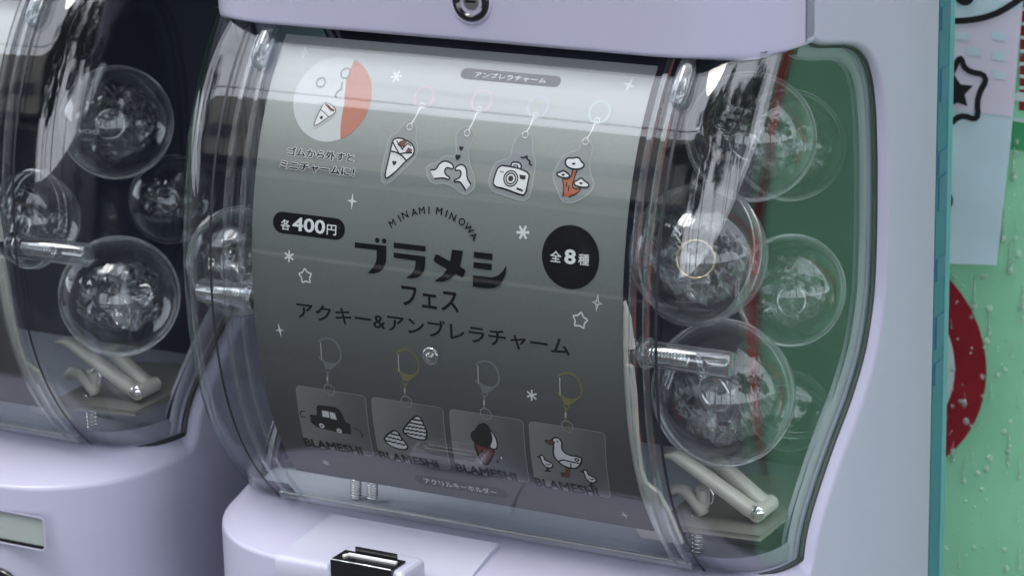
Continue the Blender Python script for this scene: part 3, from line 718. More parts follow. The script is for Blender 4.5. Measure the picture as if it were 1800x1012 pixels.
# round picture with the mini charm
a = Art(); cx_, cs_ = P(584, 173); rad = (P(651, 178)[0]-P(517, 168)[0])/2
a.disc((cx_, cs_), rad, PG, raw=True, n=56)
bd = [P(*ca(p)) for p in ((555, 185), (520, 260), (500, 330), (492, 400), (488, 480), (472, 560), (462, 640), (458, 705))]
ang = lambda p: math.atan2(p[1]-cs_, p[0]-cx_)
a0, a1 = ang(bd[-1]), ang(bd[0]); arc = [(cx_+rad*math.cos(a0+(a1-a0)*k/24), cs_+rad*math.sin(a0+(a1-a0)*k/24)) for k in range(25)]
a.poly(bd[1:-1]+arc, SK, raw=True)
ov = a.build('round_picture', poster, .00012)
a = Art(lambda p: P(*ca(p)))
a.curve([(272, 640), (280, 575), (310, 510), (330, 465), (360, 455), (400, 480), (440, 512), (432, 555), (380, 590), (300, 645)], None, fill=PW, close=True)
a.curve([(345, 482), (362, 470), (395, 482), (432, 515), (425, 545), (382, 568), (285, 637), (283, 610), (325, 520)], K, .0004, True, fill=WH)
a.curve([(325, 518), (350, 535), (382, 568)], K, .0004); a.curve([(360, 480), (380, 495), (400, 520), (420, 525)], DR, .0012); a.disc((334, 573), .0008, K)
a.disc((330, 333), .0024, SV, w=.0006); a.disc((500, 270), .0026, SV, w=.0006); a.curve([(478, 330), (465, 365), (480, 375), (440, 395), (425, 430), (440, 435)], SV, .0006)
a.build('charm_picture', ov, .00030)

# four charms hanging from elastic rings
c7 = crop(500, 200, .19763); c8 = crop(850, 200, .19763)
def heart(a, c, r, m=K):
    x, s = a.tf(c); q = [(x+r*.9*math.sin(t)**3, s+r*(.85*math.cos(t)-.35*math.cos(2*t)-.12*math.cos(3*t))) for t in np.linspace(0, 2*math.pi, 20)[:-1]]; a.poly(q, m, raw=True)
def ring_art(px, py, m, hole):
    a = Art(); x, s = P(px, py); a.disc((x, s), .0054, m, raw=True, n=36, sx=.95, w=.0011)
    hx, hs = P(*hole); q = [(x, s-.0045), (x-.0012, s-.0062), ((x+hx)/2, (s-.005+hs)/2), (hx+.0004, hs+.0022)]
    a.disc((x-.0002, s-.0042), .0013, WH, raw=True, w=.0004, n=16); a.curve(q, WH, .0008, raw=True); a.disc((hx, hs+.0009), .0015, WH, raw=True, w=.0004, n=16); a.disc((hx, hs-.0008), .0017, CL, raw=True, w=.0004, n=16)
    return a.build('charm_ring', poster, .00015)
ring_art(746, 171, PK, (720, 226)); ring_art(846.8, 178, PK, (821, 237)); ring_art(945.7, 188, BB, (923, 240)); ring_art(1054, 197.6, MI, (1029, 252))
a = Art(lambda p: P(*c7(p)))
a.curve([(862, 580), (866, 500), (890, 400), (912, 290), (940, 200), (1000, 175), (1040, 120), (1090, 65), (1130, 50), (1168, 95), (1180, 160), (1165, 220), (1190, 290), (1178, 370), (1125, 435), (1050, 505), (990, 565), (930, 620), (885, 628)], OL, .0006, True, fill=CL)
a.curve([(962, 250), (980, 222), (1025, 215), (1075, 232), (1135, 265), (1162, 320), (1145, 375), (1085, 418), (1000, 510), (915, 578), (895, 565), (903, 510), (925, 420), (945, 330)], K, .0008, True, fill=WH)
a.poly([(1005, 275), (1030, 245), (1075, 232), (1095, 250), (1060, 300), (1025, 292)], DR); a.poly([(1078, 335), (1105, 300), (1140, 318), (1130, 345), (1090, 350)], DR)
a.curve([(945, 332), (1000, 345), (1050, 375), (1085, 415)], K, .0008); a.curve([(965, 250), (990, 300), (1025, 358)], K, .0007); a.curve([(1025, 360), (1060, 350), (1140, 348)], K, .0007); a.curve([(1050, 315), (1080, 285), (1100, 262), (1130, 290)], K, .0006); a.curve([(1000, 240), (1025, 280), (1060, 325)], K, .0006)
heart(a, (980, 437), .0013)
for p, q in (((955, 352), (978, 357)), ((992, 367), (1015, 380)), ((1030, 392), (1055, 412))): a.stroke([p, q], PG, .0005)
a.build('crepe_charm', poster, .00015)
a = Art(lambda p: P(*c7(p)))
a.curve([(1256, 480), (1300, 450), (1370, 435), (1400, 388), (1450, 372), (1520, 385), (1535, 320), (1522, 200), (1560, 140), (1610, 108), (1662, 125), (1692, 180), (1675, 240), (1645, 290), (1640, 380), (1650, 450), (1685, 540), (1700, 640), (1662, 695), (1610, 722), (1560, 695), (1500, 645), (1420, 612), (1340, 628), (1285, 590)], OL, .0006, True, fill=CL)
lh = [(1298, 500), (1350, 500), (1380, 442), (1430, 417), (1490, 440), (1510, 480), (1490, 495), (1450, 475), (1425, 500), (1432, 540), (1478, 570), (1460, 590), (1425, 570), (1335, 578)]
a.curve(lh, K, .0008, False, fill=WH)
rh = [(1660, 628), (1625, 570), (1625, 500), (1600, 457), (1560, 452), (1520, 482), (1522, 508), (1562, 500), (1577, 530), (1560, 575), (1510, 590), (1515, 610), (1560, 600), (1590, 640), (1615, 680)]
a.curve(rh, K, .0008, False, fill=WH); heart(a, (1575, 308), .0014); heart(a, (1545, 387), .0017)
a.build('hands_charm', poster, .00015)
a = Art(lambda p: P(*c8(p)))
a.curve([(42, 600), (75, 500), (105, 440), (160, 412), (240, 400), (258, 290), (305, 200), (370, 155), (428, 180), (443, 260), (433, 340), (468, 420), (455, 520), (435, 640), (402, 765), (330, 775), (220, 735), (75, 695)], OL, .0006, True, fill=CL)
a.curve([(242, 490), (252, 425), (340, 440), (333, 500)], K, .0008, False, fill=WH); a.curve([(262, 480), (275, 455), (308, 460), (308, 485)], K, .0006, False, fill=PG)
a.poly(smooth2([P(*c8(p)) for p in ((140, 458), (240, 470), (330, 490), (412, 532), (400, 600), (374, 728), (310, 715), (200, 670), (85, 645), (98, 560))], True, 1), WH, raw=True)
a.stroke(smooth2([P(*c8(p)) for p in ((140, 458), (240, 470), (330, 490), (412, 532), (400, 600), (374, 728), (310, 715), (200, 670), (85, 645), (98, 560))], True, 1), K, .0008, True, raw=True)
for r in (.0036, .0025): a.disc((245, 577), r, K, w=.0007)
a.disc((245, 577), .0014, K, n=16); a.poly([(322, 542), (380, 550), (374, 588), (328, 580)], K); a.curve([(298, 662), (315, 672), (335, 676), (352, 688)], K, .0009)
a.curve([(335, 388), (365, 396), (392, 372), (388, 405), (425, 428), (405, 442), (435, 465)], K, .0007)
for p in ((158, 515), (178, 520)): a.disc(p, .0004, K, n=8)
a.build('camera_charm', poster, .00015)
a = Art(lambda p: P(*c8(p)))
a.curve([(612, 560), (645, 480), (700, 388), (760, 345), (855, 325), (868, 260), (910, 226), (958, 260), (973, 320), (948, 420), (944, 520), (990, 620), (963, 692), (850, 775), (760, 795), (700, 783), (658, 680)], OL, .0006, True, fill=CL)
a.poly([(795, 490), (835, 500), (805, 590), (790, 640), (805, 668), (850, 665), (878, 655), (850, 700), (800, 718), (762, 745), (740, 735), (708, 738), (715, 640), (698, 572), (742, 588), (775, 570)], BR)
a.curve([(795, 500), (780, 565), (740, 590), (700, 572), (716, 640), (708, 738)], K, .0006); a.curve([(835, 500), (800, 600), (790, 650), (820, 672), (875, 658), (840, 708), (762, 740), (762, 748)], K, .0006)
a.curve([(742, 610), (738, 650)], K, .0006); a.curve([(762, 640), (758, 690)], K, .0006)
for q, c in ((((725, 430), (750, 392), (800, 398), (850, 386), (872, 428), (902, 452), (885, 482), (840, 496), (780, 490), (742, 470)), (805, 447)), (((650, 530), (690, 520), (715, 503), (768, 543), (768, 570), (705, 572), (662, 552)), (712, 545)), (((805, 608), (848, 590), (875, 568), (902, 600), (942, 622), (938, 655), (880, 656), (818, 640)), (872, 620))):
    a.curve(q, K, .0008, True, fill=WH); a.disc(c, .0006, K, n=10); a.curve([(c[0]-16, c[1]-4), c, (c[0]+16, c[1]-2)], K, .0006)
a.build('mushroom_charm', poster, .00015)

# lower row: four keychains
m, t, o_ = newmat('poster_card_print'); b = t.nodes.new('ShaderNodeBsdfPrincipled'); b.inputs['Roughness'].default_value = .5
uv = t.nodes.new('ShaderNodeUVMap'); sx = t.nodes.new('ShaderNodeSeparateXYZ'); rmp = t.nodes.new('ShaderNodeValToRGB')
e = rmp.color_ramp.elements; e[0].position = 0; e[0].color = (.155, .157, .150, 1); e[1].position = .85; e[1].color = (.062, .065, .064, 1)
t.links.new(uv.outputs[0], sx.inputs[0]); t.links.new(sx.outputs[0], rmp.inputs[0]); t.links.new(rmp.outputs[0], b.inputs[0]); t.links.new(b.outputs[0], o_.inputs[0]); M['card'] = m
cg = crop(640, 640, .2174); ch_ = crop(760, 600, .3559); cf = crop(500, 560, .2964); ck = crop(900, 680, .2569)
def rrect(x0, x1, s0, s1, r, n=6):
    q = []
    for cx, cs, a0 in ((x1-r, s1-r, 0), (x0+r, s1-r, 90), (x0+r, s0+r, 180), (x1-r, s0+r, 270)):
        for k in range(n+1): an = R_(a0+90*k/n); q.append((cx+r*math.cos(an), cs+r*math.sin(an)))
    return q
ring_px = [(80, 560), (110, 537), (150, 530), (190, 540), (230, 572), (255, 620), (265, 670), (255, 715), (225, 740), (185, 742), (140, 730), (110, 705)]
cards = []
for i, (tl, br, rg, met, lb, rb, lt) in enumerate((
    ((520, 675), (650, 805), (561, 600), SV, (535, 775), (643, 806), (536, 761)),
    ((653, 698), (783, 828), (697.4, 621.7), GD, (666.9, 797.5), (776.2, 829), (667, 783.5)),
    ((790, 717), (921, 850), (837, 638.5), SV, (801.6, 819.5), (914, 852), (802, 805)),
    ((930, 740), (1065, 872), (981, 661), GD, (940.8, 846), (1057, 878), (941.5, 831)))):
    x0, s1 = P(*tl); x1 = x0+.0405; s1 = s_of_z(-.0662); s0 = P(lb[0], lb[1]+6)[1]
    LEAN = lambda q: [(x+(s-s1)/(s1-s0)*.0045, s) for x, s in q]
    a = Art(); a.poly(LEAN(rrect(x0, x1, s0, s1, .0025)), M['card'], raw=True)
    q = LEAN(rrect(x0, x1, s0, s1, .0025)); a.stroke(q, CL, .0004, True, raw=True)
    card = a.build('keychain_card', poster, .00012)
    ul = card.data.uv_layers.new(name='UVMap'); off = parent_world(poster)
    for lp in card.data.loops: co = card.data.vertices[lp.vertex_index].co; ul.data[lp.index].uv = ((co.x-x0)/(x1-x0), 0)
    a = Art(); a.text('BLAMESHI', K, lb, rb, lt, .045); a.build('lettering', card, .00030)
    # clasp: ring, gate, neck, swivel
    ex, es = P(697.4, 621.7); ox, os_ = P(*rg); os_ = P(561, 600)[1]; dx, ds = ox-ex, os_-es
    TF = lambda p: (lambda q: (q[0]+dx, q[1]+ds))(P(680+p[0]*.2174, 500+p[1]*.2174))
    a = Art(TF); a.poly([(103, 712), (140, 735), (188, 746), (235, 740), (195, 775), (168, 790), (135, 780)], met)
    a.curve(ring_px, met, .0010); a.stroke([(95, 568), (102, 712)], PW, .0005); a.stroke([(78, 680), (98, 712)], met, .0010)
    a.disc((152, 790), .0014, met, w=.0006, n=16); a.stroke([(150, 800), (149, 912)], met, .0012); a.stroke([(149, 842), (148, 880)], PW, .0007); a.disc((150, 935), .0020, met, w=.0004, n=20)
    x, s = TF((165, 950)); a.disc((x, s), .0030, CL, raw=True, w=.0005, n=24)
    a.build('clasp', poster, .00022); cards.append(card)
a = Art(lambda p: P(*cf(p)))
a.poly([(152, 565), (193, 568), (193, 518), (205, 509), (305, 521), (330, 540), (350, 575), (362, 608), (392, 622), (400, 680), (350, 677), (200, 642), (160, 612)], K)
a.poly([(224, 541), (263, 546), (269, 583), (228, 577)], WH); a.poly([(270, 549), (300, 556), (313, 596), (275, 587)], WH)
for c in ((224, 630), (328, 660)): a.disc(c, .0019, K); a.disc(c, .0015, WH); a.disc(c, .0006, K, n=12)
a.curve([(128, 545), (100, 540), (96, 560), (108, 580), (128, 578)], K, .0006); a.curve([(415, 645), (440, 650), (468, 680), (462, 697)], K, .0006)
a.build('car_print', cards[0], .00030)
a = Art(lambda p: P(*cg(p)))
a.curve([(430, 408), (470, 438), (482, 480), (507, 520), (512, 602), (470, 608), (400, 592), (355, 572), (315, 545), (330, 505), (352, 480), (385, 440)], K, .0009, True, fill=WH)
def wavy(l, r, k=5):
    q = [];
    for i in range(k*2+1): t_ = i/(k*2); q.append((l[0]+(r[0]-l[0])*t_, l[1]+(r[1]-l[1])*t_+(6 if i % 2 else -5)))
    a.curve(q, K, .0009)
for l, r in (((392, 440), (470, 452)), ((365, 465), (485, 488)), ((345, 492), (500, 518)), ((328, 518), (508, 548)), ((320, 545), (510, 580))): wavy(l, r)
a.curve([(250, 525), (285, 548), (302, 590), (342, 630), (362, 670), (330, 687), (250, 668), (200, 642), (162, 600), (185, 570), (212, 545)], K, .0009, True, fill=WH)
for l, r in (((215, 552), (288, 568)), ((190, 578), (312, 608)), ((172, 605), (338, 645))): wavy(l, r, 4)
a.build('whipped_cream_print', cards[1], .00030)
a = Art(lambda p: P(*cg(p)))
a.curve([(890, 625), (930, 650), (1010, 667), (1060, 683), (1045, 730), (1015, 790), (988, 812), (958, 790), (918, 715)], K, .0009, True, fill=CRD)
a.curve([(1010, 513), (1042, 545), (1073, 600), (1084, 655), (1068, 686), (1012, 667), (1035, 615), (1028, 560)], K, .0008, True, fill=WH)
a.curve([(950, 473), (987, 473), (1012, 500), (1032, 560), (1042, 610), (1010, 657), (960, 662), (910, 636), (878, 605), (865, 570), (880, 538), (903, 530), (920, 492)], K, .0006, True, fill=K)
for p, q in (((945, 690), (1000, 745)), ((1000, 690), (945, 740)), ((965, 680), (965, 750))): a.stroke([p, q], K, .0006)
a.curve([(1108, 725), (1130, 750), (1120, 770), (1102, 750)], K, .0004, True, fill=WH); a.curve([(1080, 765), (1095, 775), (1085, 792), (1075, 780)], K, .0005, True)
a.build('soft_cream_print', cards[2], .00030)
a = Art(lambda p: P(*ck(p)))
a.poly([(368, 535), (405, 545), (400, 612), (384, 616), (340, 609), (331, 580), (368, 578)], DR)
a.curve([(275, 352), (300, 338), (332, 352), (347, 385), (340, 415), (362, 447), (400, 464), (450, 470), (482, 482), (474, 520), (450, 550), (410, 553), (360, 537), (325, 512), (294, 480), (282, 440), (290, 400), (276, 380)], K, .0009, True, fill=WH)
a.curve([(224, 358), (250, 362), (276, 358), (296, 375), (285, 390), (245, 384)], K, .0006, True, fill=DR)
a.curve([(318, 508), (345, 490), (400, 505), (465, 517)], K, .0008); a.stroke([(405, 515), (407, 548)], K, .0006); a.curve([(432, 488), (448, 482), (464, 490), (450, 503), (436, 497)], K, .0007, True); a.disc((313, 368), .0005, K, n=8)
for dx_, dy_ in ((0, 0), (298, 100)):
    a.curve([(x+dx_, y+dy_) for x, y in ((192, 465), (206, 456), (222, 470), (227, 493), (250, 503), (277, 514), (287, 535), (265, 549), (235, 541), (210, 515), (200, 485))], K, .0008, True, fill=WH)
    a.poly([(168+dx_, 470+dy_), (192+dx_, 462+dy_), (198+dx_, 482+dy_)], K); a.curve([(232+dx_, 517+dy_), (250+dx_, 525+dy_), (270+dx_, 522+dy_)], K, .0006)
    a.poly([(240+dx_, 547+dy_), (255+dx_, 549+dy_), (256+dx_, 562+dy_), (272+dx_, 565+dy_), (268+dx_, 573+dy_), (228+dx_, 570+dy_), (228+dx_, 562+dy_), (240+dx_, 560+dy_)], K)
a.build('duck_print', cards[3], .00030)

# ------------------------------------------------------------------ capsules
def make_capsule(c, r, label, tilt=(0, 0, 0), content='ring', tint=None, seed=0):
    rnd = random.Random(seed)
    root = empty('toy_capsule', tuple(c), label, 'capsule', 'clear round capsules inside the machines')
    Rm = Matrix.Rotation(tilt[0], 3, 'X') @ Matrix.Rotation(tilt[1], 3, 'Y') @ Matrix.Rotation(tilt[2], 3, 'Z'); ax = Rm @ Vector((0, 0, 1)); C = Vector(c)
    for sg in (1, -1):
        prof = [(sg*r*math.sin(a), r*math.cos(a)*(1 if sg > 0 else .985)) for a in np.linspace(.07, math.pi/2, 18)]
        mb = MB().lathe(prof if sg > 0 else prof[::-1], C, ax, 40); mb.build('capsule_half', M['capsule'], root)
    mb = MB().lathe([(-r*.10, r*.985), (-r*.10, r*1.02), (r*.07, r*1.025), (r*.07, r*.99)], C, ax, 48); rim = mb.build('rim', M['capsule_rim'], root); autosmooth(rim, 40)
    uu = ax.orthogonal().normalized(); ww = ax.cross(uu); mb = MB()
    for d_, rr_ in ((-r*.11, r*1.02), (r*.075, r*1.027)):
        mb.tube([C+ax*d_+(uu*math.cos(t_)+ww*math.sin(t_))*rr_ for t_ in np.linspace(0, 2*math.pi, 57)[:-1]], r*.014, 6, close=True)
    mb.build('rim_edge', M['rim_line'], rim)
    # content: keyring, chain and charm in a crumpled bag
    Rc = Matrix.Rotation(rnd.uniform(-.6, .6), 3, 'X') @ Matrix.Rotation(rnd.uniform(-.9, .9), 3, 'Y') @ Matrix.Rotation(rnd.uniform(-.5, .8), 3, 'Z')
    u, v, ax = Rc @ Vector((1, 0, 0)), Rc @ Vector((0, 1, 0)), Rc @ Vector((0, 0, 1))
    if content:
        mb = MB(); rc = C+u*r*rnd.uniform(-.1, .3)+ax*r*rnd.uniform(-.25, .15)-v*r*.2
        mb.tube([rc+(u*math.cos(a)+ax*math.sin(a))*r*.27 for a in np.linspace(0, 2*math.pi, 30)[:-1]], r*.020, 6, close=True); mb.build('metal_ring', M['brass' if content == 'gold' else 'chrome'], root)
        mb = MB(); p = rc-u*r*.30
        for k in range(4):
            q = p-u*r*.07*k+ax*r*.045*k; a_, b_ = (u, v) if k % 2 else (u, ax)
            mb.tube([q+(a_*math.cos(a)*.055+b_*math.sin(a)*.035)*r for a in np.linspace(0, 2*math.pi, 11)[:-1]], r*.013, 5, close=True)
        mb.build('chain', M['chrome'], root)
        mb = MB(); q = [(-.45, -.5), (.15, -.62), (.42, -.2), (.30, .18), (-.1, .30), (-.42, .1)]; dd = v*r*.03
        base = C-ax*r*.15+v*r*.1; n = len(q); A = [base+u*x*r+ax*y*r*.8-dd for x, y in q]; B = [base+u*x*r+ax*y*r*.8+dd for x, y in q]
        mb.add(A+B, [tuple(range(n)), tuple(range(2*n-1, n-1, -1))]+[(i, (i+1) % n, n+(i+1) % n, n+i) for i in range(n)]); mb.build('acrylic_charm', M['acrylic'], root, False)
        mb = MB()
        for sh_ in range(2):
            rows = []; f1, f2, f3 = rnd.uniform(0, 6), rnd.uniform(0, 6), rnd.uniform(3, 6)
            for i in range(17):
                th = math.pi*(.12+.76*i/16); rr = []
                for j in range(17):
                    ph_ = math.pi*(1.05+.9*j/16)+sh_*2.2; cr = abs(math.sin(f3*th+f1+1.7*math.sin(3*ph_)))+abs(math.sin(4.3*ph_+f2+2*th))+rnd.uniform(-.25, .25)
                    q = .50+.14*cr; rr.append(C+(u*math.sin(th)*math.cos(ph_)+v*math.sin(th)*math.sin(ph_)+ax*math.cos(th)*.85)*r*q)
                rows.append(rr)
            mb.grid(rows)
        mb.build('cellophane', M['film'], root, False)
        if tint:
            mb = MB(); rows = [[C+(u*(.1+.10*i)+ax*(-.5+.13*j)-v*(.2+.05*math.sin(j*1.3+i)))*r for j in range(8)] for i in range(4)]; mb.grid(rows).build('paper_slip', tint, root, False)
    return root
OFF = Vector((-.365, 0, .011))
specs = [ # pixel centre, depth, radius px, tilt, content, label
    ((1320, 240), .112, 112, (1.05, 0.55, 0.0), 'silver', 'clear capsule at the top right corner of the near machine, behind the hood corner'),
    ((1228, 447), .055, 124, (1.2, -0.25, 0.3), 'gold', 'clear capsule with a large metal ring beside the poster, above the clear tube'),
    ((1272, 690), .086, 126, (1.0, 0.75, 0.2), 'silver', 'clear capsule resting on the two cream fingers, below the clear tube'),
    ((1388, 255), .172, 96, (1.1, 0.6, 0), 'silver', 'clear capsule at the back of the near machine, high beside its side window'),
    ((1390, 510), .140, 96, (1.3, 0.7, 0), 'silver', 'clear capsule by the side window of the near machine at half height'),
    ((1388, 722), .142, 72, (0.2, 0.2, 0), None, 'small clear capsule low beside the side window of the near machine'),
    ((425, 460), .075, 95, (1.2, 0.9, 0), 'silver', 'clear capsule behind the left ribs of the near machine'),
    ((205, 215), .105, 97, (1.1, 0.5, 0.3), 'silver', 'clear capsule high in the left machine, the topmost seen there'),
    ((58, 385), .060, 85, (1.3, -0.3, 0.3), 'silver', 'clear capsule beside the ribs of the left machine, level with its clear tube'),
    ((210, 520), .078, 103, (1.0, 0.6, 0.3), 'silver', 'clear capsule over the cream fingers of the left machine'),
    ((302, 350), .165, 76, (1.2, 0.2, 0.3), 'silver', 'dim clear capsule at the back of the left machine near its side window'),
]
for i, (pc, y, rp_, tl, ct, lb) in enumerate(specs):
    c = at(pc[0], pc[1], y); dep = float((RM.T @ (c-CPOS))[2]); r = rp_*dep/FPX
    tint = None
    make_capsule(c, r, lb, tl, ct, tint, i)

# ------------------------------------------------------------------ the second machine, to the left
def copy_tree(o, parent=None):
    c = o.copy(); COL.objects.link(c); c.parent = parent
    for ch in list(o.children): copy_tree(ch, c)
    return c
m2 = copy_tree(machine); m2.location = machine.location+OFF
m2['label'] = 'second lilac capsule machine, cut off by the left edge, with a dark hood interior'
machine['group'] = m2['group'] = 'capsule machines standing side by side'
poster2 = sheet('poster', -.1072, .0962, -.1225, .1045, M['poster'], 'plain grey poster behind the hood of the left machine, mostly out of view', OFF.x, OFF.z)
# display window and dial on the front of the left machine
yf = -.005
mb = MB(); x1, z1 = at(80, 905, yf)[0], at(80, 908, yf)[2]; x0, z0 = x1-.055, at(80, 968, yf)[2]
q = rrect(x0, x1, z0, z1, .0030); qi = rrect(x0+.0012, x1-.0012, z0+.0012, z1-.0012, .0022)
off2 = Vector(m2.location)
mb.grid([[(x, yf-.0012, z) for x, z in q], [(x, yf-.0016, z) for x, z in qi], [(x, yf-.0003, z) for x, z in qi]], True); wfr = mb.build('display_frame', M['lilac'], m2)
mb = MB(); mb.add([(x, yf-.0004, z) for x, z in qi], [tuple(range(len(qi)))[::-1]]); mb.build('display', M['display'], wfr, False)
mb = MB(); mb.box((x0+.001, yf-.0014, z0+.0010), (x1-.001, yf-.0005, z0+.0030)); mb.build('display_sill', M['black'], wfr, False)
cdl = at(5, 1035, yf); mb = MB().lathe([(0, .0125), (.002, .0122), (.003, .011), (.0015, .009), (.0015, .0001)], (cdl[0], yf-.0003, cdl[2]), (0, -1, 0), 40); mb.build('dial', M['black'], m2)

# ------------------------------------------------------------------ what stands behind and to the right
bd_y = .40
board = MB().box((-1.4, bd_y, -1.1), (.80, bd_y+.02, 1.15)).build('green_board', M['board'], None, False)
tag(board, 'wet glossy green board standing behind the machines, to the right', 'board')
def flat(name, polys, mat, y, parent):
    mb = MB()
    for q in polys:
        v3_ = [Vector((x, z, 0)) for x, z in q]; tr = tessellate_polygon([v3_]); mb.add([(x, y, z) for x, z in q], [t for t in tr])
    o = mb.build(name, mat, parent, False); me = o.data; bm = bmesh.new(); bm.from_mesh(me)
    for f in bm.faces:
        if f.normal.y > 0: f.normal_flip()
    bm.to_mesh(me); bm.free(); return o
B_ = lambda px, py: tuple(at(px, py, bd_y)[[0, 2]])
def circ(c, r, n=64, r2=None):
    return [(c[0]+r*math.cos(2*math.pi*k/n), c[1]+r*math.sin(2*math.pi*k/n)) for k in range(n)]
rc_ = B_(1524, 628); rr_ = abs(B_(1735, 655)[0]-rc_[0])
flat('red_ring_print', [circ(rc_, rr_)], M['board_red'], bd_y-.001, board); flat('pale_disc_print', [circ(rc_, rr_*.745)], M['board_white'], bd_y-.002, board)
tr_ = B_(1792, 205)
flat('red_band_print', [[(tr_[0], tr_[1]+.004), (tr_[0]+.03, tr_[1]+.002), (tr_[0]+.03, .6), (tr_[0]-.002, .6)]], M['board_red'], bd_y-.001, board)
flat('white_line_print', [[B_(1772, 204), B_(1830, 212), B_(1830, 219), B_(1772, 210)], [B_(1786, 160), B_(1830, 165), B_(1830, 181), B_(1786, 176)]]+[[B_(1794+dx, y), B_(1808+dx, y+1), B_(1808+dx, y+7), B_(1794+dx, y+6)] for dx in (0,) for y in (12, 38, 62, 86, 108, 130, 150)], M['board_white'], bd_y-.002, board)
flat('green_block_print', [[B_(1740, 205), B_(1830, 216), B_(1830, 268), B_(1740, 258)]], M['board_dark'], bd_y-.001, board)
mb = MB(); rows = []; rb_ = random.Random(5); ph = [rb_.uniform(0, 6) for _ in range(6)]
for k in range(61):
    z = -.26+1.1*k/60; r_ = []; wd = .17+.07*math.sin(z*23+ph[4])+.04*math.sin(z*61+ph[5])
    for i in range(41):
        x = .40+wd*i/40+.012*math.sin(z*17+ph[0])*1.6+.012*math.sin(z*41+ph[1]); y = bd_y-.035-.014*math.sin(i*.9+1.3*math.sin(z*7+ph[2]))-.008*math.sin(z*23+i*.35+ph[3])
        r_.append((x, y, z))
    rows.append(r_)
cl_ = solid('red_banner_cloth', (.80, .15, .07), .45, vary=.6, vscale=30)
ban = mb.grid(rows).build('red_banner', cl_, None); md = ban.modifiers.new('thickness', 'SOLIDIFY'); md.thickness = .0015
tag(ban, 'crumpled orange red cloth banner hanging before the green board, beyond the right edge', 'banner')
# droplets
rnd = random.Random(3); mb = MB()
for k in range(330):
    x, z = rnd.uniform(.10, .20), rnd.uniform(-.28, .10); r = rnd.choice((.0006, .0009, .0012, .0016, .0022)); L = r*rnd.choice((1, 1, 1.2, 3, 7))
    if L > 3*r: mb.tube([(x, bd_y-.0007, z+L+r), (x+rnd.uniform(-.0004, .0004), bd_y-.0009, z+L*.5), (x, bd_y-.0011, z)], [r*.18, r*.3, r*.45], 6)
    rows = []
    for i in range(5):
        a_ = i/4*math.pi/2; rows.append([(x+r*math.cos(a_)*math.cos(b_), bd_y-.0008-r*.7*math.sin(a_), z+r*1.25*math.cos(a_)*math.sin(b_)) for b_ in np.linspace(0, 2*math.pi, 11)[:-1]])
    mb.grid(rows, True)
dr = mb.build('water_drops', M['drop'], board); dr['kind'] = 'stuff'
# paper sheet on the board, with black drawings
sh_y = bd_y-.006
Sx = lambda px, py: tuple(at(px, py, sh_y)[[0, 2]])
mb = MB(); q = [Sx(1640, 462), Sx(1750, 466), Sx(1775, 250), Sx(1797, 0), Sx(1800, -60), Sx(1600, -80), Sx(1600, 455)]
n_ = len(q); mb.add([(x, sh_y, z) for x, z in q]+[(x, sh_y+.002, z) for x, z in q], [tuple(range(n_))[::-1], tuple(range(n_, 2*n_))]+[(i, (i+1) % n_, n_+(i+1) % n_, n_+i) for i in range(n_)])
sheet2 = mb.build('hanging_sheet', M['sheet_blue'], None, False); tag(sheet2, 'pale blue hanging sheet with black star drawings behind the teal post', 'sheet')
flat('lilac_band_print', [[Sx(1640, 190), Sx(1779, 205), Sx(1796, 14), Sx(1640, 60)]], M['sheet_lilac'], sh_y-.0004, sheet2)
flat('pale_square_print', [[Sx(x, y), Sx(x+24, y+3), Sx(x+24, y+17), Sx(x, y+14)] for x, y in ((1744, 55), (1744, 90), (1744, 123), (1700, 82), (1680, 55))], M['sheet_blue'], sh_y-.0008, sheet2)
def st(q, m_, w):
    bm = bmesh.new(); A = Art(lambda p: p); A.bm = bm; A.stroke([Sx(*p) for p in q], m_, w, True if q[0] == q[-1] else False)
    return A
def ribbon(pts, w, close=False):
    q = smooth2([Sx(*p) for p in pts], close, 2); q = [Vector(p) for p in q]; n = len(q); out = []
    Ls, Rs = [], []
    for i in range(n):
        a = q[(i-1) % n] if close or i else q[i]; b = q[(i+1) % n] if close or i < n-1 else q[i]; t = (b-a).normalized(); nn = Vector((-t.y, t.x))*w/2
        Ls.append(tuple(q[i]+nn)); Rs.append(tuple(q[i]-nn))
    for i in range(n if close else n-1): j = (i+1) % n; out.append([Ls[i], Ls[j], Rs[j], Rs[i]])
    return out
star = [(1690, 94), (1697, 125), (1741, 132), (1718, 170), (1722, 213), (1690, 200), (1668, 222), (1658, 180), (1640, 160), (1672, 135)]
flat('star_drawing', ribbon(star, .0034, True)+[[Sx(*p) for p in ((1678, 130), (1690, 148), (1712, 150), (1697, 166), (1702, 186), (1684, 180), (1664, 190), (1660, 160))]], M['ink'], sh_y-.0012, sheet2)
flat('line_drawing', ribbon([(1640, 34), (1690, 38), (1740, 30), (1775, 12), (1800, -6)], .0036)+[circ(Sx(1697, -8), .0058, 24)], M['ink'], sh_y-.0012, sheet2)
flat('dot_drawing', [circ(Sx(1655, 350), .0075, 32)], M['ink'], sh_y-.0012, sheet2)
# teal post between the machine and the board
mb = MB(); xp = XC+HW+XO
pe = float(atX(1668, 500, xp)[1]); mb.box((xp-.05, YBACK+.0015, -1.1), (xp, pe, 1.1), 0); mb.box((xp-.0007, pe-.007, -1.1), (xp+.0004, pe-.0004, 1.1), 1)
post = mb.build('teal_post', [M['teal'], M['teal_light']], None, False); tag(post, 'teal upright panel edge directly behind the near machine', 'panel')
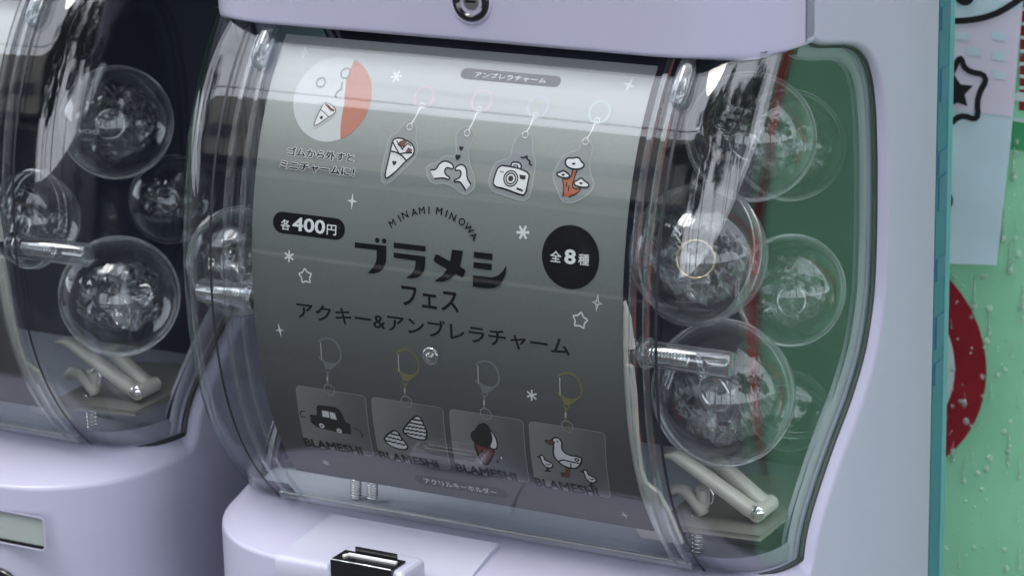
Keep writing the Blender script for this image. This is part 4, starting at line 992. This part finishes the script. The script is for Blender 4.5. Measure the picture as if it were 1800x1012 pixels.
# glossy print on the post's narrow face
for k in range(7):
    z = .085-.032*k-.006*(k % 3); mb = MB(); mb.box((xp-.0006, YBACK+.0035+.001*(k % 2), z), (xp+.0007, pe-.008, z+.012+.006*(k % 2)))
    mb.build('label_patch', solid('teal_print_patch', (.045, .13, .21), .3) if k == 0 else bpy.data.materials['teal_print_patch'], post, False)

# ------------------------------------------------------------------ the street the machines face (seen in the hood's reflections)
pave = MB().box((-12, -1.45, -1.22), (12, 3, -1.1)).build('pavement', solid('grey_paving', (.045, .045, .045), .8, vary=.1, vscale=2), None, False); tag(pave, kind='structure')
grd = MB().add([(-250, -250, -1.23), (250, -250, -1.23), (250, 250, -1.23), (-250, 250, -1.23)], [(0, 1, 2, 3)]).build('ground', solid('asphalt', (.024, .024, .026), .85, vary=.15, vscale=1.5), None, False); tag(grd, kind='structure')
bx0, bx1, by, bz = -15, -1.3, -8.2, 7.4
bl = empty('shop_building', ((bx0+bx1)/2, by, -1.23), 'beige shop building across the street, seen only as a reflection in the hood', 'building')
MB().box((bx0, by-8, -1.23), (bx1, by, bz)).build('wall', solid('beige_render', (.42, .39, .32), .85, vary=.12, vscale=.6), bl, False)
MB().box((bx0-.1, by, 2.40), (bx1+.1, by+1.0, 2.56)).build('awning', solid('grey_awning', (.035, .037, .04), .7), bl, False)
for k in range(6):
    x = bx0+.8+k*2.2; w = MB().box((x, by-.05, 3.9), (x+1.3, by+.03, 5.0)).build('window', solid('window_frame_paint', (.35, .34, .32), .5) if k == 0 else bpy.data.materials['window_frame_paint'], bl, False)
    MB().box((x+.08, by, 3.98), (x+1.22, by+.034, 4.92)).build('pane', solid('window_pane', (.10, .11, .12), .15) if k == 0 else bpy.data.materials['window_pane'], w, False)
MB().box((bx0+.3, by, -1.1), (bx1-.3, by+.05, 2.0)).build('shopfront', solid('shop_shutter', (.022, .024, .026), .5), bl, False)
bark = solid('bark', (.07, .05, .04), .9); leafm = solid('leaf_green', (.050, .085, .028), .6, vary=.5, vscale=1.2)
def tree(x, y, h, r, seed, label, n=7500):
    rnd = random.Random(seed); z0 = -1.22; root = empty('street_tree', (x, y, z0), label, 'tree', 'trees across the street'); mb = MB()
    mb.tube([(x, y, z0), (x+.05, y, z0+h*.3), (x-.05, y+.05, z0+h*.62)], [.16, .12, .06], 8)
    for k in range(6):
        a = k*1.1+seed; mb.tube([(x, y, z0+h*(.32+.05*k)), (x+math.cos(a)*r*.4, y+math.sin(a)*r*.4, z0+h*(.5+.05*k)), (x+math.cos(a)*r*.75, y+math.sin(a)*r*.75, z0+h*(.62+.05*k))], [.06, .04, .015], 6)
    mb.build('trunk', bark, root)
    cl = [(rnd.gauss(0, .45)*r, rnd.gauss(0, .45)*r, h*rnd.uniform(.38, .97), rnd.uniform(.25, .5)*r) for _ in range(26)]; mb = MB(); V = []; F = []
    for k in range(n):
        cx, cy_, cz, cr = rnd.choice(cl); d = Vector((rnd.gauss(0, 1), rnd.gauss(0, 1), rnd.gauss(0, .8))).normalized()*cr*rnd.uniform(.5, 1)
        c = Vector((x+cx, y+cy_, z0+cz))+d; s = rnd.uniform(.07, .16); a = Vector((rnd.gauss(0, 1), rnd.gauss(0, 1), rnd.gauss(0, 1))).normalized(); b = a.orthogonal().normalized()
        i = len(V); V += [c-a*s, c+b*s*.6, c+a*s, c-b*s*.6]; F.append((i, i+1, i+2, i+3))
    mb.add(V, F); mb.build('crown', leafm, root, False)
for i, (x, y, h, r) in enumerate(((-.9, -7.4, 9.6, 2.2), (1.7, -8.4, 14.5, 3.0), (5.0, -7.0, 13.5, 3.1), (8.2, -4.6, 9.8, 2.3), (-9.0, -4.6, 8.0, 2.0), (9.8, -1.6, 8.5, 2.2), (9.4, .9, 6.0, 1.6), (3.9, -10.0, 10.5, 1.5))):
    tree(x, y, h, r, i+1, ['slender tree beside the shop building', 'tall tree between the shop and the gap', 'broad tree right of the bright gap', 'bushy tree further along the street', 'full tree at the far left of the street', 'tall tree at the far right of the street', 'small tree near the right end of the board', 'narrow tree half filling the bright gap'][i]+', reflected in the hood')
mb = MB(); mb.tube([(-9, -5.5, 5.9), (-4, -5.0, 5.1), (-1.5, -4.7, 4.75), (2.5, -4.4, 4.6), (8, -4.0, 5.2)], .03, 6); tag(mb.build('overhead_cable', M['rubber'], None), 'black cable sagging over the street, reflected across the top of the poster', 'cable')
